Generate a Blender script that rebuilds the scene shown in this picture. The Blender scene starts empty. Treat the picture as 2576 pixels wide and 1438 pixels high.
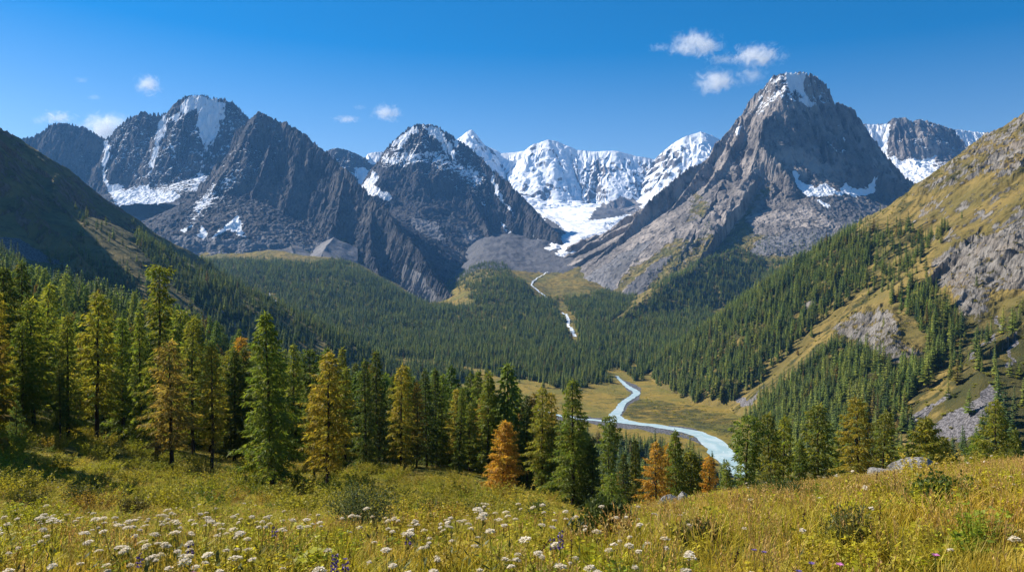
import bpy, math, random
import numpy as np
F=2022.0; CX=1288.0; CY=719.0            # field of view: the photo measured on a 2576 x 1438 sheet
SC=bpy.context.scene; COL=SC.collection
rng=np.random.default_rng(7)
def W3(dx,dy,Y): return ((dx-CX)/F*Y, Y, (CY-dy)/F*Y)
def sstep(a,b,v):
    t=np.clip((v-a)/(b-a),0,1); return t*t*(3-2*t)
# ---------------------------------------------------------------- noise
def _hash(ix,iy,seed):
    h=(ix.astype(np.int64)*374761393+iy.astype(np.int64)*668265263+seed*1442695041)&0xFFFFFFFF
    h=((h^(h>>13))*1274126177)&0xFFFFFFFF
    return (h^(h>>16))&0xFFFFFFFF
def perlin(x,y,seed=0):
    x=np.asarray(x,float); y=np.asarray(y,float)
    x0=np.floor(x); y0=np.floor(y); fx=x-x0; fy=y-y0
    u=fx*fx*fx*(fx*(fx*6-15)+10); v=fy*fy*fy*(fy*(fy*6-15)+10)
    def g(i,j):
        a=_hash(x0+i,y0+j,seed)*(2*math.pi/4294967296.0)
        return np.cos(a)*(fx-i)+np.sin(a)*(fy-j)
    a=g(0,0); b=g(1,0); c=g(0,1); d=g(1,1)
    return (a+u*(b-a)+v*((c+u*(d-c))-(a+u*(b-a))))*1.4
def fbm(x,y,seed=0,o=4,gain=.5):
    s=0; a=1.0
    for k in range(o):
        s=s+a*perlin(x,y,seed+k*17); x=x*2.03+11.3; y=y*2.03-7.1; a*=gain
    return s
def ridged(x,y,seed=0,o=3,gain=.5):
    s=0; a=1.0; n=0
    for k in range(o):
        s=s+a*(1-2*np.abs(perlin(x,y,seed+k*31))); n+=a
        x=x*2.1+3.7; y=y*2.1+9.2; a*=gain
    return s/n
# ---------------------------------------------------------------- objects
def tag(o,label=None,cat=None,group=None,kind=None):
    if label: o['label']=label
    if cat: o['category']=cat
    if group: o['group']=group
    if kind: o['kind']=kind
    return o
def np_mesh(name,V,Fc,attrs=None,smooth=False,mats=(),mi=None):
    """V (n,3), Fc (m,3|4) or a list of such arrays"""
    me=bpy.data.meshes.new(name)
    V=np.asarray(V,np.float32)
    FL=Fc if isinstance(Fc,list) else [Fc]
    FL=[np.asarray(f,np.int32) for f in FL if len(f)]
    loops=np.concatenate([f.ravel() for f in FL]); sizes=np.concatenate([np.full(len(f),f.shape[1],np.int32) for f in FL])
    me.vertices.add(len(V)); me.vertices.foreach_set('co',V.ravel())
    me.loops.add(len(loops)); me.loops.foreach_set('vertex_index',loops)
    me.polygons.add(len(sizes))
    st=np.concatenate([[0],np.cumsum(sizes)[:-1]]).astype(np.int32)
    me.polygons.foreach_set('loop_start',st); me.polygons.foreach_set('loop_total',sizes)
    me.polygons.foreach_set('use_smooth',np.full(len(sizes),bool(smooth)))
    for m in mats: me.materials.append(m)
    if mi is not None: me.polygons.foreach_set('material_index',np.asarray(mi,np.int32))
    for k,(dom,a) in (attrs or {}).items():
        at=me.attributes.new(k,'FLOAT',dom); at.data.foreach_set('value',np.asarray(a,np.float32))
    me.update(calc_edges=True); me.validate()
    return me
def link(name,data,parent=None,loc=None):
    o=bpy.data.objects.new(name,data); COL.objects.link(o)
    if parent is not None: o.parent=parent
    if loc is not None: o.location=loc
    return o
# ---------------------------------------------------------------- node helpers
class NT:
    def __init__(s,name,disp=False):
        s.m=bpy.data.materials.new(name); s.m.use_nodes=True; s.t=s.m.node_tree; s.t.nodes.clear()
        s.out=s.n('ShaderNodeOutputMaterial')
    def n(s,typ,**kw):
        nd=s.t.nodes.new(typ)
        for k,v in kw.items(): setattr(nd,k,v)
        return nd
    def l(s,a,b): s.t.links.new(a,b)
    def put(s,sock,v):
        if isinstance(v,(int,float)): sock.default_value=v
        elif isinstance(v,(tuple,list)): sock.default_value=tuple(v)+((1,) if len(v)==3 and len(sock.default_value)==4 else ())
        else: s.l(v,sock)
    def math(s,op,a,b=0,c=0,clamp=False):
        nd=s.n('ShaderNodeMath',operation=op,use_clamp=clamp)
        for i,v in enumerate((a,b,c)): s.put(nd.inputs[i],v)
        return nd.outputs[0]
    def ramp(s,v,a,b,lo=0.,hi=1.):
        nd=s.n('ShaderNodeMapRange',interpolation_type='SMOOTHSTEP')
        for i,q in enumerate((v,a,b,lo,hi)): s.put(nd.inputs[i],q)
        return nd.outputs[0]
    def mix(s,f,a,b,mode='MIX'):
        nd=s.n('ShaderNodeMix',data_type='RGBA',blend_type=mode); nd.clamp_factor=True
        s.put(nd.inputs[0],f); s.put(nd.inputs[6],a); s.put(nd.inputs[7],b); return nd.outputs[2]
    def pos(s): return s.n('ShaderNodeNewGeometry').outputs['Position']
    def nz(s):
        g=s.n('ShaderNodeNewGeometry'); x=s.n('ShaderNodeSeparateXYZ'); s.l(g.outputs['Normal'],x.inputs[0]); return x.outputs[2]
    def scale(s,v,sc):
        nd=s.n('ShaderNodeMapping'); s.l(v,nd.inputs[0]); nd.inputs['Scale'].default_value=sc if isinstance(sc,tuple) else (sc,)*3; return nd.outputs[0]
    def noise(s,v,sc,detail=6,rough=.6,dist=0,ty='FBM'):
        nd=s.n('ShaderNodeTexNoise'); nd.noise_type=ty
        s.l(v,nd.inputs['Vector']); nd.inputs['Scale'].default_value=sc; nd.inputs['Detail'].default_value=detail
        nd.inputs['Roughness'].default_value=rough; nd.inputs['Distortion'].default_value=dist; return nd.outputs[0]
    def voro(s,v,sc,feat='F1'):
        nd=s.n('ShaderNodeTexVoronoi',feature=feat); s.l(v,nd.inputs['Vector']); nd.inputs['Scale'].default_value=sc; return nd
    def attr(s,name,typ='GEOMETRY'):
        nd=s.n('ShaderNodeAttribute',attribute_type=typ,attribute_name=name); return nd.outputs['Fac']
    def bump(s,h,dist,strength=1.):
        nd=s.n('ShaderNodeBump'); s.put(nd.inputs['Height'],h); nd.inputs['Distance'].default_value=dist; nd.inputs['Strength'].default_value=strength; return nd.outputs[0]
    def bsdf(s,col,rough=.9,norm=None,spec=.2):
        nd=s.n('ShaderNodeBsdfPrincipled'); s.put(nd.inputs['Base Color'],col); s.put(nd.inputs['Roughness'],rough)
        nd.inputs['Specular IOR Level'].default_value=spec
        if norm is not None: s.l(norm,nd.inputs['Normal'])
        return nd.outputs[0]
    def done(s,sh): s.l(sh,s.out.inputs[0]); return s.m
# ---------------------------------------------------------------- terrain tools
def pip(px,py,poly):
    ins=np.zeros(px.shape,bool); d2=np.full(px.shape,1e12); n=len(poly)
    for i in range(n):
        x1,y1=poly[i]; x2,y2=poly[(i+1)%n]
        c=((y1>py)!=(y2>py)); xi=(x2-x1)*(py-y1)/((y2-y1) if y2!=y1 else 1e-9)+x1
        ins^=(c&(px<xi))
        ex,ey=x2-x1,y2-y1; L=ex*ex+ey*ey+1e-9
        t=np.clip(((px-x1)*ex+(py-y1)*ey)/L,0,1)
        d2=np.minimum(d2,(px-x1-t*ex)**2+(py-y1-t*ey)**2)
    d=np.sqrt(d2); return np.where(ins,d,-d)
def poly(px,py,pts,feather=6): return sstep(-feather,feather,pip(px,py,pts))
def line(px,py,pts,w,feather=2):
    d2=np.full(px.shape,1e12); ww=np.zeros(px.shape)
    for i in range(len(pts)-1):
        x1,y1=pts[i][:2]; x2,y2=pts[i+1][:2]; w1=pts[i][2] if len(pts[i])>2 else w; w2=pts[i+1][2] if len(pts[i+1])>2 else w
        ex,ey=x2-x1,y2-y1; t=np.clip(((px-x1)*ex+(py-y1)*ey)/(ex*ex+ey*ey+1e-9),0,1)
        d=(px-x1-t*ex)**2+(py-y1-t*ey)**2; m=d<d2
        d2=np.where(m,d,d2); ww=np.where(m,w1+(w2-w1)*t,ww)
    return 1-sstep(ww-feather,ww+feather,np.sqrt(d2))
class Polar:
    """ground height as profiles along bearings; bearing dx, distance Y -> z"""
    def __init__(s,cols,Y0,Y1,dx0,dx1,nd=300,nY=260,smd=6,smy=3):
        s.lY=np.linspace(math.log(Y0),math.log(Y1),nY); s.dxs=np.linspace(dx0,dx1,nd)
        ks=sorted(cols); tab=[]
        for k in ks:
            Ys=np.array([math.log(p[0]) for p in cols[k]])
            sl=np.array([(-p[2]/p[0]) if len(p)==3 else (p[1]-CY)/F for p in cols[k]])
            tab.append(np.interp(s.lY,Ys,sl))
        tab=np.array(tab); G=np.array([[0]])
        G=np.stack([np.interp(s.dxs,ks,tab[:,j]) for j in range(nY)],1)
        def sm(A,n,ax):
            if n<1: return A
            k=np.exp(-.5*(np.arange(-3*n,3*n+1)/n)**2); k/=k.sum()
            P=[(0,0),(0,0)]; P[ax]=(3*n,3*n); B=np.pad(A,P,mode='edge'); 
            return np.apply_along_axis(lambda r:np.convolve(r,k,'valid'),ax,B)
        s.G=sm(sm(G,smd,0),smy,1)
    def H(s,x,y):
        y=np.maximum(y,.3); dx=CX+F*x/y
        a=np.clip((dx-s.dxs[0])/(s.dxs[1]-s.dxs[0]),0,len(s.dxs)-1.001); b=np.clip((np.log(y)-s.lY[0])/(s.lY[1]-s.lY[0]),0,len(s.lY)-1.001)
        i=a.astype(int); j=b.astype(int); fa=a-i; fb=b-j; G=s.G
        v=(G[i,j]*(1-fa)+G[i+1,j]*fa)*(1-fb)+(G[i,j+1]*(1-fa)+G[i+1,j+1]*fa)*fb
        return -v*y
class Tent:
    """height field hung from 3-D ridge lines (nodes: dx,dy,Y)"""
    def __init__(s,ridges,seed,warp=14,wl=160,gul=((150,22),(55,10),(22,4.5)),jag=5,fine=3.5,d0=160,el=7.,ter=0.,w2=0.):
        s.el=el; s.ter=ter; s.w2=w2; s.seed=seed; s.warp=warp; s.wl=wl; s.gul=gul; s.jag=jag; s.fine=fine; s.d0=d0; s.R=[]
        for r in ridges:
            P=np.array([W3(*p) for p in r['p']]); sl=r.get('s',(1.,1.))
            if not isinstance(sl,tuple): sl=(sl,sl)
            s.R.append((P,sl,r.get('d1',300.),r.get('s2',.55)))
    def base(s,x,y):
        best=np.full(x.shape,-1e9); sec=np.full(x.shape,-1e9); T=np.zeros(x.shape); D=np.zeros(x.shape); S=np.zeros(x.shape); K=np.ones(x.shape); t0=0.
        for ri,(P,sl,d1,s2) in enumerate(s.R):
            hb=np.full(x.shape,-1e9); tb=np.zeros(x.shape); db=np.zeros(x.shape); sb=np.zeros(x.shape)
            for i in range(len(P)-1):
                ex,ey=P[i+1,0]-P[i,0],P[i+1,1]-P[i,1]; L=math.hypot(ex,ey)+1e-6
                t=np.clip(((x-P[i,0])*ex+(y-P[i,1])*ey)/(L*L),0,1)
                ox=x-P[i,0]-t*ex; oy=y-P[i,1]-t*ey; d=np.hypot(ox,oy)
                side=ex*oy-ey*ox>0
                sv=np.where(side,sl[0],sl[1])
                h=P[i,2]+t*(P[i+1,2]-P[i,2])-sv*np.minimum(d,d1)-np.minimum(sv,s2)*np.maximum(d-d1,0)
                m=h>hb
                hb=np.where(m,h,hb); tb=np.where(m,t0+t*L,tb); db=np.where(m,d,db); sb=np.where(m,side*1.+2*ri,sb)
                t0+=L
            t0+=977.
            m=hb>best
            sec=np.where(m,best,np.maximum(sec,hb)); T=np.where(m,tb,T); D=np.where(m,db,D); S=np.where(m,sb,S); K=np.where(m,1-.5*sstep(d1*.9,d1*1.5,db),K); best=np.where(m,hb,best)
        return best,sec,T,D,S,K
    def H(s,x,y):
        x=np.asarray(x,float); y=np.asarray(y,float)
        xw=x+s.warp*fbm(x/s.wl,y/s.wl,s.seed+1,3); yw=y+s.warp*fbm(x/s.wl+40,y/s.wl,s.seed+2,3)
        if s.w2: xw=xw+s.w2*fbm(x/42,y/42,s.seed+5,3,.6); yw=yw+s.w2*fbm(x/42+9,y/42,s.seed+6,3,.6)
        z,sec,T,D,S,K=s.base(xw,yw)
        q=T+S*331.7; wob=fbm(x/90,y/90,s.seed+9,2); own=sstep(0,1.2*s.gul[0][1],z-sec)*K
        for k,(lam,amp) in enumerate(s.gul):
            g=ridged(q/lam+.42*wob,D/(s.el*lam)+S*3.1,s.seed+20+k,2)
            z=z+amp*(g-.75)*sstep(0,s.d0*(.35+.3*lam/100),D)*own
        z=z+.5*K*s.fine*fbm(x/26,y/26,s.seed+40,4,.6)+.95*s.fine*own*sstep(5,50,D)*fbm(q/15+.35*wob,D/75+S*1.7,s.seed+44,4,.6)
        z=z+s.jag*(ridged(T/24.+S,T*0+1.3,s.seed+50,3,.6)-.4)*np.exp(-D/22.)*own
        if s.ter:
            for st,am in ((46.,s.ter),(19.,.45*s.ter)):
                v=z/st+1.6*fbm(x/110,y/110,s.seed+60,3)+.5*fbm(x/30,y/30,s.seed+61,2); fr=v-np.floor(v); z=z+am*(sstep(.05,.8,fr)-fr)*sstep(4,40,D)*(.35+.65*K)
        return z
def pgrid(name,dx0,dx1,ndx,Ys,H,paint,mat,lo,smooth=False,keep=None):
    dx=np.linspace(dx0,dx1,ndx); Ys=np.asarray(Ys,float)
    DX,YY=np.meshgrid(dx,Ys); X=(DX-CX)/F*YY
    Z=H(X.ravel(),YY.ravel()).reshape(X.shape)
    PY=CY-F*Z/YY
    A=paint(DX.ravel(),PY.ravel(),X.ravel(),YY.ravel(),Z.ravel()) if paint else {}
    n,m=X.shape; idx=np.arange(n*m).reshape(n,m)
    q=np.stack([idx[:-1,:-1],idx[:-1,1:],idx[1:,1:],idx[1:,:-1]],-1).reshape(-1,4)
    zz=Z.ravel(); k=zz[q].max(1)>(lo if not callable(lo) else lo(X.ravel(),YY.ravel())[q[:,0]])
    q=q[k]; used=np.zeros(n*m,bool); used[q.ravel()]=True; re=np.cumsum(used)-1
    V=np.stack([X.ravel(),YY.ravel(),zz],1)[used]
    me=np_mesh(name,V,re[q],{a:('POINT',v[used]) for a,v in A.items()},smooth,[mat])
    o=link(name,me); return o
# ================================================================ camera, light, sky
SC.view_settings.view_transform='Standard'; SC.view_settings.look='None'; SC.view_settings.exposure=0.92; SC.view_settings.gamma=1
SC.cycles.use_denoising=True; SC.cycles.max_bounces=8; SC.cycles.volume_bounces=3; SC.cycles.transparent_max_bounces=8
SC.cycles.diffuse_bounces=3; SC.cycles.volume_step_rate=1.0; SC.cycles.volume_max_steps=160
cam=bpy.data.cameras.new('camera'); co=bpy.data.objects.new('camera',cam); COL.objects.link(co); SC.camera=co
co.location=(0,0,0); co.rotation_euler=(math.pi/2,0,0); cam.sensor_width=36; cam.lens=36*F/2576; cam.clip_start=.1; cam.clip_end=60000
SUN_E=math.radians(37); SUN_A=math.radians(25)       # elevation; how far ahead of due left
sd=np.array([-math.cos(SUN_E)*math.cos(SUN_A),math.cos(SUN_E)*math.sin(SUN_A),math.sin(SUN_E)])
sl=bpy.data.lights.new('sun','SUN'); sl.energy=5.0; sl.angle=math.radians(.53); sl.color=(1,.93,.82)
so=bpy.data.objects.new('sun',sl); COL.objects.link(so)
from mathutils import Vector
so.rotation_euler=Vector(sd).to_track_quat('Z','Y').to_euler()
w=bpy.data.worlds.new('World'); SC.world=w; w.use_nodes=True; wt=w.node_tree; wt.nodes.clear()
wo=wt.nodes.new('ShaderNodeOutputWorld'); bg=wt.nodes.new('ShaderNodeBackground'); sk=wt.nodes.new('ShaderNodeTexSky')
sk.sky_type='NISHITA'; sk.sun_disc=False; sk.sun_elevation=SUN_E; sk.sun_rotation=math.radians(270)+SUN_A
sk.altitude=2200; sk.air_density=1.0; sk.dust_density=1.2; sk.ozone_density=3.0
tcw=wt.nodes.new('ShaderNodeTexCoord'); sx=wt.nodes.new('ShaderNodeSeparateXYZ'); wt.links.new(tcw.outputs['Generated'],sx.inputs[0]); mr=wt.nodes.new('ShaderNodeMapRange'); wt.links.new(sx.outputs[2],mr.inputs[0])
for k_,v_ in enumerate((.08,.34,.98,1.62)): mr.inputs[k_+1].default_value=v_
hs=wt.nodes.new('ShaderNodeHueSaturation'); wt.links.new(mr.outputs[0],hs.inputs['Saturation']); hs.inputs['Saturation'].default_value=1.56; hs.inputs['Hue'].default_value=.497
wt.links.new(sk.outputs[0],hs.inputs['Color']); wt.links.new(hs.outputs[0],bg.inputs[0]); bg.inputs[1].default_value=.069; wt.links.new(bg.outputs[0],wo.inputs[0])

# ================================================================ ground shapes
meadow_cols={
 -900:[(1.2,0,-1.66),(4,0,-1.9),(10,0,-3.3),(30,0,-5.35),(60,0,-6.9),(120,0,-7),(300,0,0),(700,0,60),(1100,0,120)],
 0:[(1.2,0,-1.72),(4,0,-2.1),(8,0,-2.88),(12,0,-3.85),(20,0,-5.8),(30,0,-7.95),(45,0,-10.6),(60,0,-11.9),(100,0,-15.5),(200,0,-20),(350,0,-18),(600,0,0),(800,0,24),(1100,0,60)],
 300:[(1.2,0,-1.72),(4,0,-2.1),(8,0,-2.88),(12,0,-3.85),(20,0,-6),(30,0,-8.35),(45,0,-11.6),(60,0,-14.2),(100,0,-19),(200,0,-30),(350,0,-32),(500,0,-25),(650,0,-22),(800,0,-25),(1000,0,-60),(1100,0,-80)],
 600:[(1.2,0,-1.72),(4,0,-2.1),(8,0,-2.88),(12,0,-3.85),(20,0,-6),(30,0,-8.45),(45,0,-12.2),(60,0,-15.2),(100,0,-22),(200,0,-38),(350,0,-48),(500,0,-50),(600,0,-62),(800,0,-120),(1100,0,-200)],
 900:[(1.2,0,-1.72),(4,0,-2.1),(8,0,-2.88),(12,0,-3.85),(20,0,-6),(30,0,-8.55),(45,0,-12.4),(60,0,-15.5),(100,0,-23),(200,0,-42),(300,0,-58),(400,0,-68),(450,0,-80),(600,0,-140),(800,0,-210),(1100,0,-240)],
 1100:[(1.2,0,-1.72),(4,0,-2.1),(8,0,-2.88),(12,0,-3.8),(20,0,-6),(30,0,-8.55),(45,0,-12.4),(60,0,-15.7),(100,0,-23),(160,0,-34),(240,0,-50),(320,0,-72),(500,0,-150),(700,0,-220),(1100,0,-240)],
 1265:[(1.2,0,-1.72),(4,0,-2.1),(8,0,-2.83),(12,0,-3.75),(20,0,-6.1),(40,0,-11.5),(60,0,-16.5),(100,0,-24.5),(150,0,-35),(200,0,-50),(300,0,-88),(500,0,-165),(700,0,-225),(1100,0,-240)],
 1440:[(1.2,0,-1.72),(4,0,-2.1),(8,0,-2.78),(12,0,-3.7),(20,0,-6.1),(40,0,-11.7),(60,0,-16.9),(100,0,-26.5),(150,0,-42),(250,0,-82),(400,0,-145),(600,0,-222),(1100,0,-240)],
 1560:[(1.2,0,-1.72),(4,0,-2.08),(8,0,-2.68),(14,0,-4.1),(20,0,-5.95),(30,0,-9.05),(60,0,-18.9),(100,0,-32),(200,0,-74),(400,0,-155),(600,0,-225),(1100,0,-240)],
 1700:[(1.2,0,-1.72),(4,0,-2.06),(8,0,-2.58),(15,0,-4.27),(25,0,-6.8),(32,0,-8.75),(45,0,-14),(70,0,-23),(100,0,-36),(200,0,-80),(400,0,-160),(600,0,-225),(1100,0,-240)],
 2000:[(1.2,0,-1.72),(4,0,-2.03),(8,0,-2.48),(15,0,-3.97),(25,0,-6.4),(38,0,-9.6),(50,0,-14.3),(75,0,-24),(110,0,-39),(200,0,-80),(400,0,-160),(600,0,-225),(1100,0,-240)],
 2300:[(1.2,0,-1.7),(4,0,-2),(8,0,-2.38),(15,0,-3.72),(25,0,-6),(42,0,-9.95),(55,0,-14.8),(80,0,-24),(110,0,-38),(200,0,-80),(400,0,-160),(600,0,-225),(1100,0,-240)],
 2576:[(1.2,0,-1.7),(4,0,-1.95),(8,0,-2.28),(15,0,-3.47),(30,0,-6.85),(48,0,-10.75),(60,0,-14.9),(90,0,-26),(200,0,-78),(400,0,-160),(600,0,-225),(1100,0,-240)],
 3500:[(1.2,0,-1.65),(4,0,-1.85),(8,0,-1.98),(15,0,-2.72),(30,0,-5.15),(60,0,-9.9),(100,0,-24),(200,0,-70),(400,0,-160),(600,0,-225),(1100,0,-240)]}
PM=Polar(meadow_cols,1.2,1100,-900,3500,smd=6,smy=3)
def Hm(x,y):
    x=np.asarray(x,float); y=np.asarray(y,float)
    z=PM.H(x,y); r=np.maximum(y,1)
    return z+.05*fbm(x/1.3,y/1.3,3,3)*sstep(1,4,r)+.22*fbm(x/6,y/6,4,3)*sstep(9,24,r)*(1-.75*sstep(.0,.25,x/r)*(1-sstep(60,100,r)))+1.6*fbm(x/40,y/40,5,3)*sstep(60,220,r)
zf=lambda Y,z:(Y,0,z)
valley_cols={
 -300:[(330,0,-160),(800,0,-120),(1600,0,-60),(3000,0,150),(4500,0,400),(6900,0,650)],
 150:[(330,0,-175),(800,0,-170),(1600,0,-110),(2600,0,40),(3600,0,220),(4600,0,470),(6900,0,640)],
 330:[(330,0,-180),(1000,0,-175),(1700,0,-140),(2500,0,-20),(3500,652),(4000,602),(4500,547),(5000,510),(6900,500)],
 500:[(330,0,-185),(1000,0,-178),(1600,0,-165),(2200,800),(2800,705),(3300,660),(3900,622),(4400,582),(4900,547),(6900,500)],
 700:[(330,0,-185),(1000,0,-180),(1400,0,-174),(1900,860),(2500,745),(3000,675),(3400,655),(3900,622),(4400,582),(6900,540)],
 900:[(330,0,-185),(1000,0,-181),(1350,0,-178),(1700,905),(2300,805),(2900,718),(3200,680),(3400,672),(4300,640),(6900,560)],
 970:[(330,0,-185),(1000,0,-181),(1400,0,-177),(1700,906),(2300,812),(2800,745),(3000,715),(3200,712),(4300,690),(6900,560)],
 1060:[(330,0,-185),(1000,0,-181),(1450,0,-175),(1700,907),(2300,828),(2600,793),(2800,772),(3000,768),(3300,772),(4300,720),(6900,560)],
 1100:[(330,0,-185),(1000,0,-181),(1500,0,-174),(1700,907),(2300,835),(2600,800),(2800,778),(3000,774),(3300,772),(4300,715),(6900,560)],
 1200:[(330,0,-185),(1000,0,-181),(1500,0,-174),(1700,910),(2300,832),(2800,768),(3200,708),(3500,684),(4000,652),(4500,617),(5500,560),(6900,545)],
 1270:[(330,0,-185),(1000,0,-181),(1500,0,-174),(1700,911),(2300,834),(2800,762),(3100,697),(3300,692),(3800,672),(4500,612),(5500,560),(6900,540)],
 1330:[(330,0,-185),(1000,0,-181),(1500,0,-175),(1700,913),(2200,852),(2700,787),(3000,744),(3200,724),(3500,706),(4000,674),(4500,632),(5000,590),(5600,553),(6600,530),(7900,520)],
 1400:[(330,0,-185),(1000,0,-181),(1500,0,-176),(1700,914),(2150,857),(2500,807),(2900,767),(3200,742),(3600,702),(4100,657),(4500,625),(5000,597),(5600,565),(6600,530),(7900,520)],
 1480:[(330,0,-185),(1000,0,-181),(1500,0,-178),(1700,918),(2100,856),(2400,815),(2900,767),(3300,727),(3700,692),(4100,657),(4500,625),(5000,597),(5600,565),(6600,530),(7900,520)],
 1560:[(330,0,-185),(1000,0,-181),(1580,0,-179),(2000,887),(2500,812),(3000,764),(3500,738),(4000,690),(4600,640),(5500,575),(6600,530),(7900,520)],
 1700:[(330,0,-185),(1000,0,-181),(1500,0,-179),(2000,0,-155),(3000,0,-60),(4000,0,90),(6900,0,500)],
 2300:[(330,0,-190),(1000,0,-182),(1500,0,-180),(2500,0,-120),(4000,0,60),(6900,0,300)]}
PV=Polar(valley_cols,330,7900,-300,2300,smd=4,smy=3)
GL=[(1325,480),(1345,522),(1390,545),(1440,556),(1490,556),(1570,545),(1610,515),(1650,480),(1660,515),(1620,556),(1570,568),(1530,572),(1545,586),(1535,598),(1500,606),(1470,616),(1448,636),(1425,648),(1398,642),(1412,622),(1385,630),(1372,626),(1408,602),(1425,588),(1405,566),(1370,542)]
def Hv(x,y):
    x=np.asarray(x,float); y=np.asarray(y,float)
    z=PV.H(x,y); a=sstep(-172,-110,z); px=CX+F*x/y; py=CY-F*z/y
    b=sstep(3400,4200,y)
    if y.size and y.max()>4000: b=b*(1-.92*sstep(-8,8,pip(px,py,GL)))
    z=z+a*(9*fbm(x/170,y/170,61,4)+1.5*fbm(x/30,y/30,62,2)*(1-b))+.5*fbm(x/25,y/25,63,3)
    z=z+b*(15*ridged(x/150,y/230,64,4)+5*ridged(x/45,y/60,66,3)+3*fbm(x/22,y/22,65,3))
    return z
T_RP=Tent([
 dict(p=[(1965,183,4300),(1945,190,4310),(1925,215,4330),(1890,252,4350),(1868,290,4340),(1830,332,4300),(1800,366,4260),(1780,402,4230),(1740,422,4200),(1690,457,4150),(1640,502,4080),(1600,547,4000),(1545,610,3900),(1480,675,3780)],s=(1.9,1.35),d1=280,s2=.85),
 dict(p=[(1965,183,4300),(2000,184,4300),(2035,187,4310),(2062,202,4330),(2090,236,4350),(2100,258,4360),(2140,276,4380),(2162,302,4400),(2190,342,4430),(2230,392,4460),(2270,440,4490),(2305,468,4520),(2400,545,4600)],s=(1.4,1.8),d1=390,s2=.5),
 dict(p=[(1985,186,4300),(1969,262,4220),(1945,285,4170),(1923,305,4130),(1909,360,4070),(1924,384,4010),(1955,405,3960),(1981,434,3900),(2010,484,3820),(2050,540,3730),(2090,588,3640)],s=(1.7,1.3),d1=260,s2=.6),
 dict(p=[(1909,360,4070),(1893,430,3980),(1868,482,3890),(1835,535,3780),(1790,590,3640),(1740,640,3500)],s=(1.6,1.3),d1=200,s2=.6),
 dict(p=[(1868,290,4340),(1850,360,4210),(1815,420,4100),(1770,480,3990),(1715,545,3850),(1650,610,3700),(1580,680,3540)],s=(1.5,1.2),d1=200,s2=.6),
 dict(p=[(1780,402,4230),(1740,460,4120),(1690,520,4010),(1630,590,3870),(1560,655,3720)],s=(1.4,1.1),d1=170,s2=.6),
 dict(p=[(1840,330,4305),(1825,395,4190),(1800,450,4090),(1755,520,3950)],s=(1.6,1.3),d1=170,s2=.6),
 dict(p=[(2162,302,4400),(2150,380,4320),(2140,440,4250)],s=(1.9,1.9),d1=300,s2=.9),
],101,warp=9,gul=((170,84),(60,64),(28,34),(12,12)),fine=11,ter=11,w2=6,jag=38,d0=80)
T_LB=Tent([
 dict(p=[(20,360,5300),(60,350,5300),(100,341,5300),(125,320,5300),(153,309,5300),(180,319,5290),(215,326,5280),(245,341,5270),(266,357,5260),(285,337,5250),(320,302,5240),(345,288,5230),(370,285,5230),(400,293,5250),(425,281,5240),(445,259,5220),(480,241,5200),(515,242,5200),(545,251,5200),(575,253,5190),(600,271,5170),(620,296,5140),(660,330,5120)],s=(1.3,1.6),d1=390,s2=.42),
 dict(p=[(345,288,5230),(335,345,5140),(325,400,5060),(310,450,4990)],s=(1.8,1.8),d1=240,s2=.5),
 dict(p=[(445,259,5220),(425,310,5140),(415,370,5060),(420,430,4980),(425,470,4930)],s=(1.8,1.8),d1=240,s2=.5),
 dict(p=[(575,253,5190),(575,310,5100),(560,370,5010),(530,430,4920)],s=(1.7,1.7),d1=200,s2=.5),
 dict(p=[(153,309,5300),(165,370,5210),(190,430,5120),(220,480,5040)],s=(1.7,1.7),d1=240,s2=.5),
],201,gul=((180,44),(65,30),(28,18),(12,9)),jag=44,ter=10,w2=6,fine=17)
T_LF=Tent([
 dict(p=[(600,330,4680),(628,305,4640),(650,279,4600),(690,301,4580),(720,313,4540),(760,331,4500),(790,360,4440),(830,396,4360),(870,425,4280),(910,470,4180),(940,501,4100),(970,531,4010),(1000,571,3900),(1040,622,3720),(1080,682,3500),(1120,737,3260),(1165,785,3000)],s=(1.1,1.5),d1=360,s2=.6),
 dict(p=[(650,279,4600),(615,345,4490),(575,415,4380),(540,470,4290),(500,530,4190),(470,570,4110)],s=(1.5,1.5),d1=230,s2=.5),
 dict(p=[(760,331,4500),(742,400,4380),(728,470,4260),(712,530,4160),(705,570,4080)],s=(1.6,1.6),d1=210,s2=.55),
 dict(p=[(700,305,4560),(672,390,4410),(650,460,4290),(625,520,4190),(610,555,4120)],s=(1.6,1.6),d1=200,s2=.55),
 dict(p=[(870,425,4280),(862,480,4180),(850,520,4100),(838,570,3990),(825,610,3900),(850,650,3780)],s=(1.5,1.2),d1=200,s2=.55),
 dict(p=[(940,501,4100),(935,570,3960),(930,630,3820),(950,690,3650)],s=(1.2,1.1),d1=200,s2=.55),
],301,gul=((190,62),(70,50),(30,27),(13,11)),jag=40,ter=10,w2=6,fine=17,d0=110)
T_MM=Tent([
 dict(p=[(850,480,5700),(905,470,5650),(928,440,5620),(955,401,5600),(975,373,5580),(1000,346,5560),(1030,322,5540),(1070,311,5500),(1110,326,5470),(1150,351,5430),(1190,381,5370),(1220,411,5300),(1260,446,5210),(1300,482,5100),(1340,526,4960),(1370,556,4840),(1402,592,4680)],s=(1.1,1.35),d1=520,s2=.6),
 dict(p=[(1070,311,5500),(1060,360,5410),(1030,400,5340),(985,440,5270),(950,470,5200)],s=(1.5,1.5),d1=250,s2=.6),
 dict(p=[(960,470,5150),(1010,515,5010),(1070,560,4850),(1130,605,4650),(1185,650,4450)],s=(1.0,1.0),d1=220,s2=.5),
 dict(p=[(1150,351,5430),(1165,430,5270),(1190,500,5100),(1215,560,4920),(1235,610,4740)],s=(1.2,1.3),d1=300,s2=.6),
],401,gul=((200,38),(75,28),(32,17),(14,8)),jag=40,ter=9,w2=5,fine=15)
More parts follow.
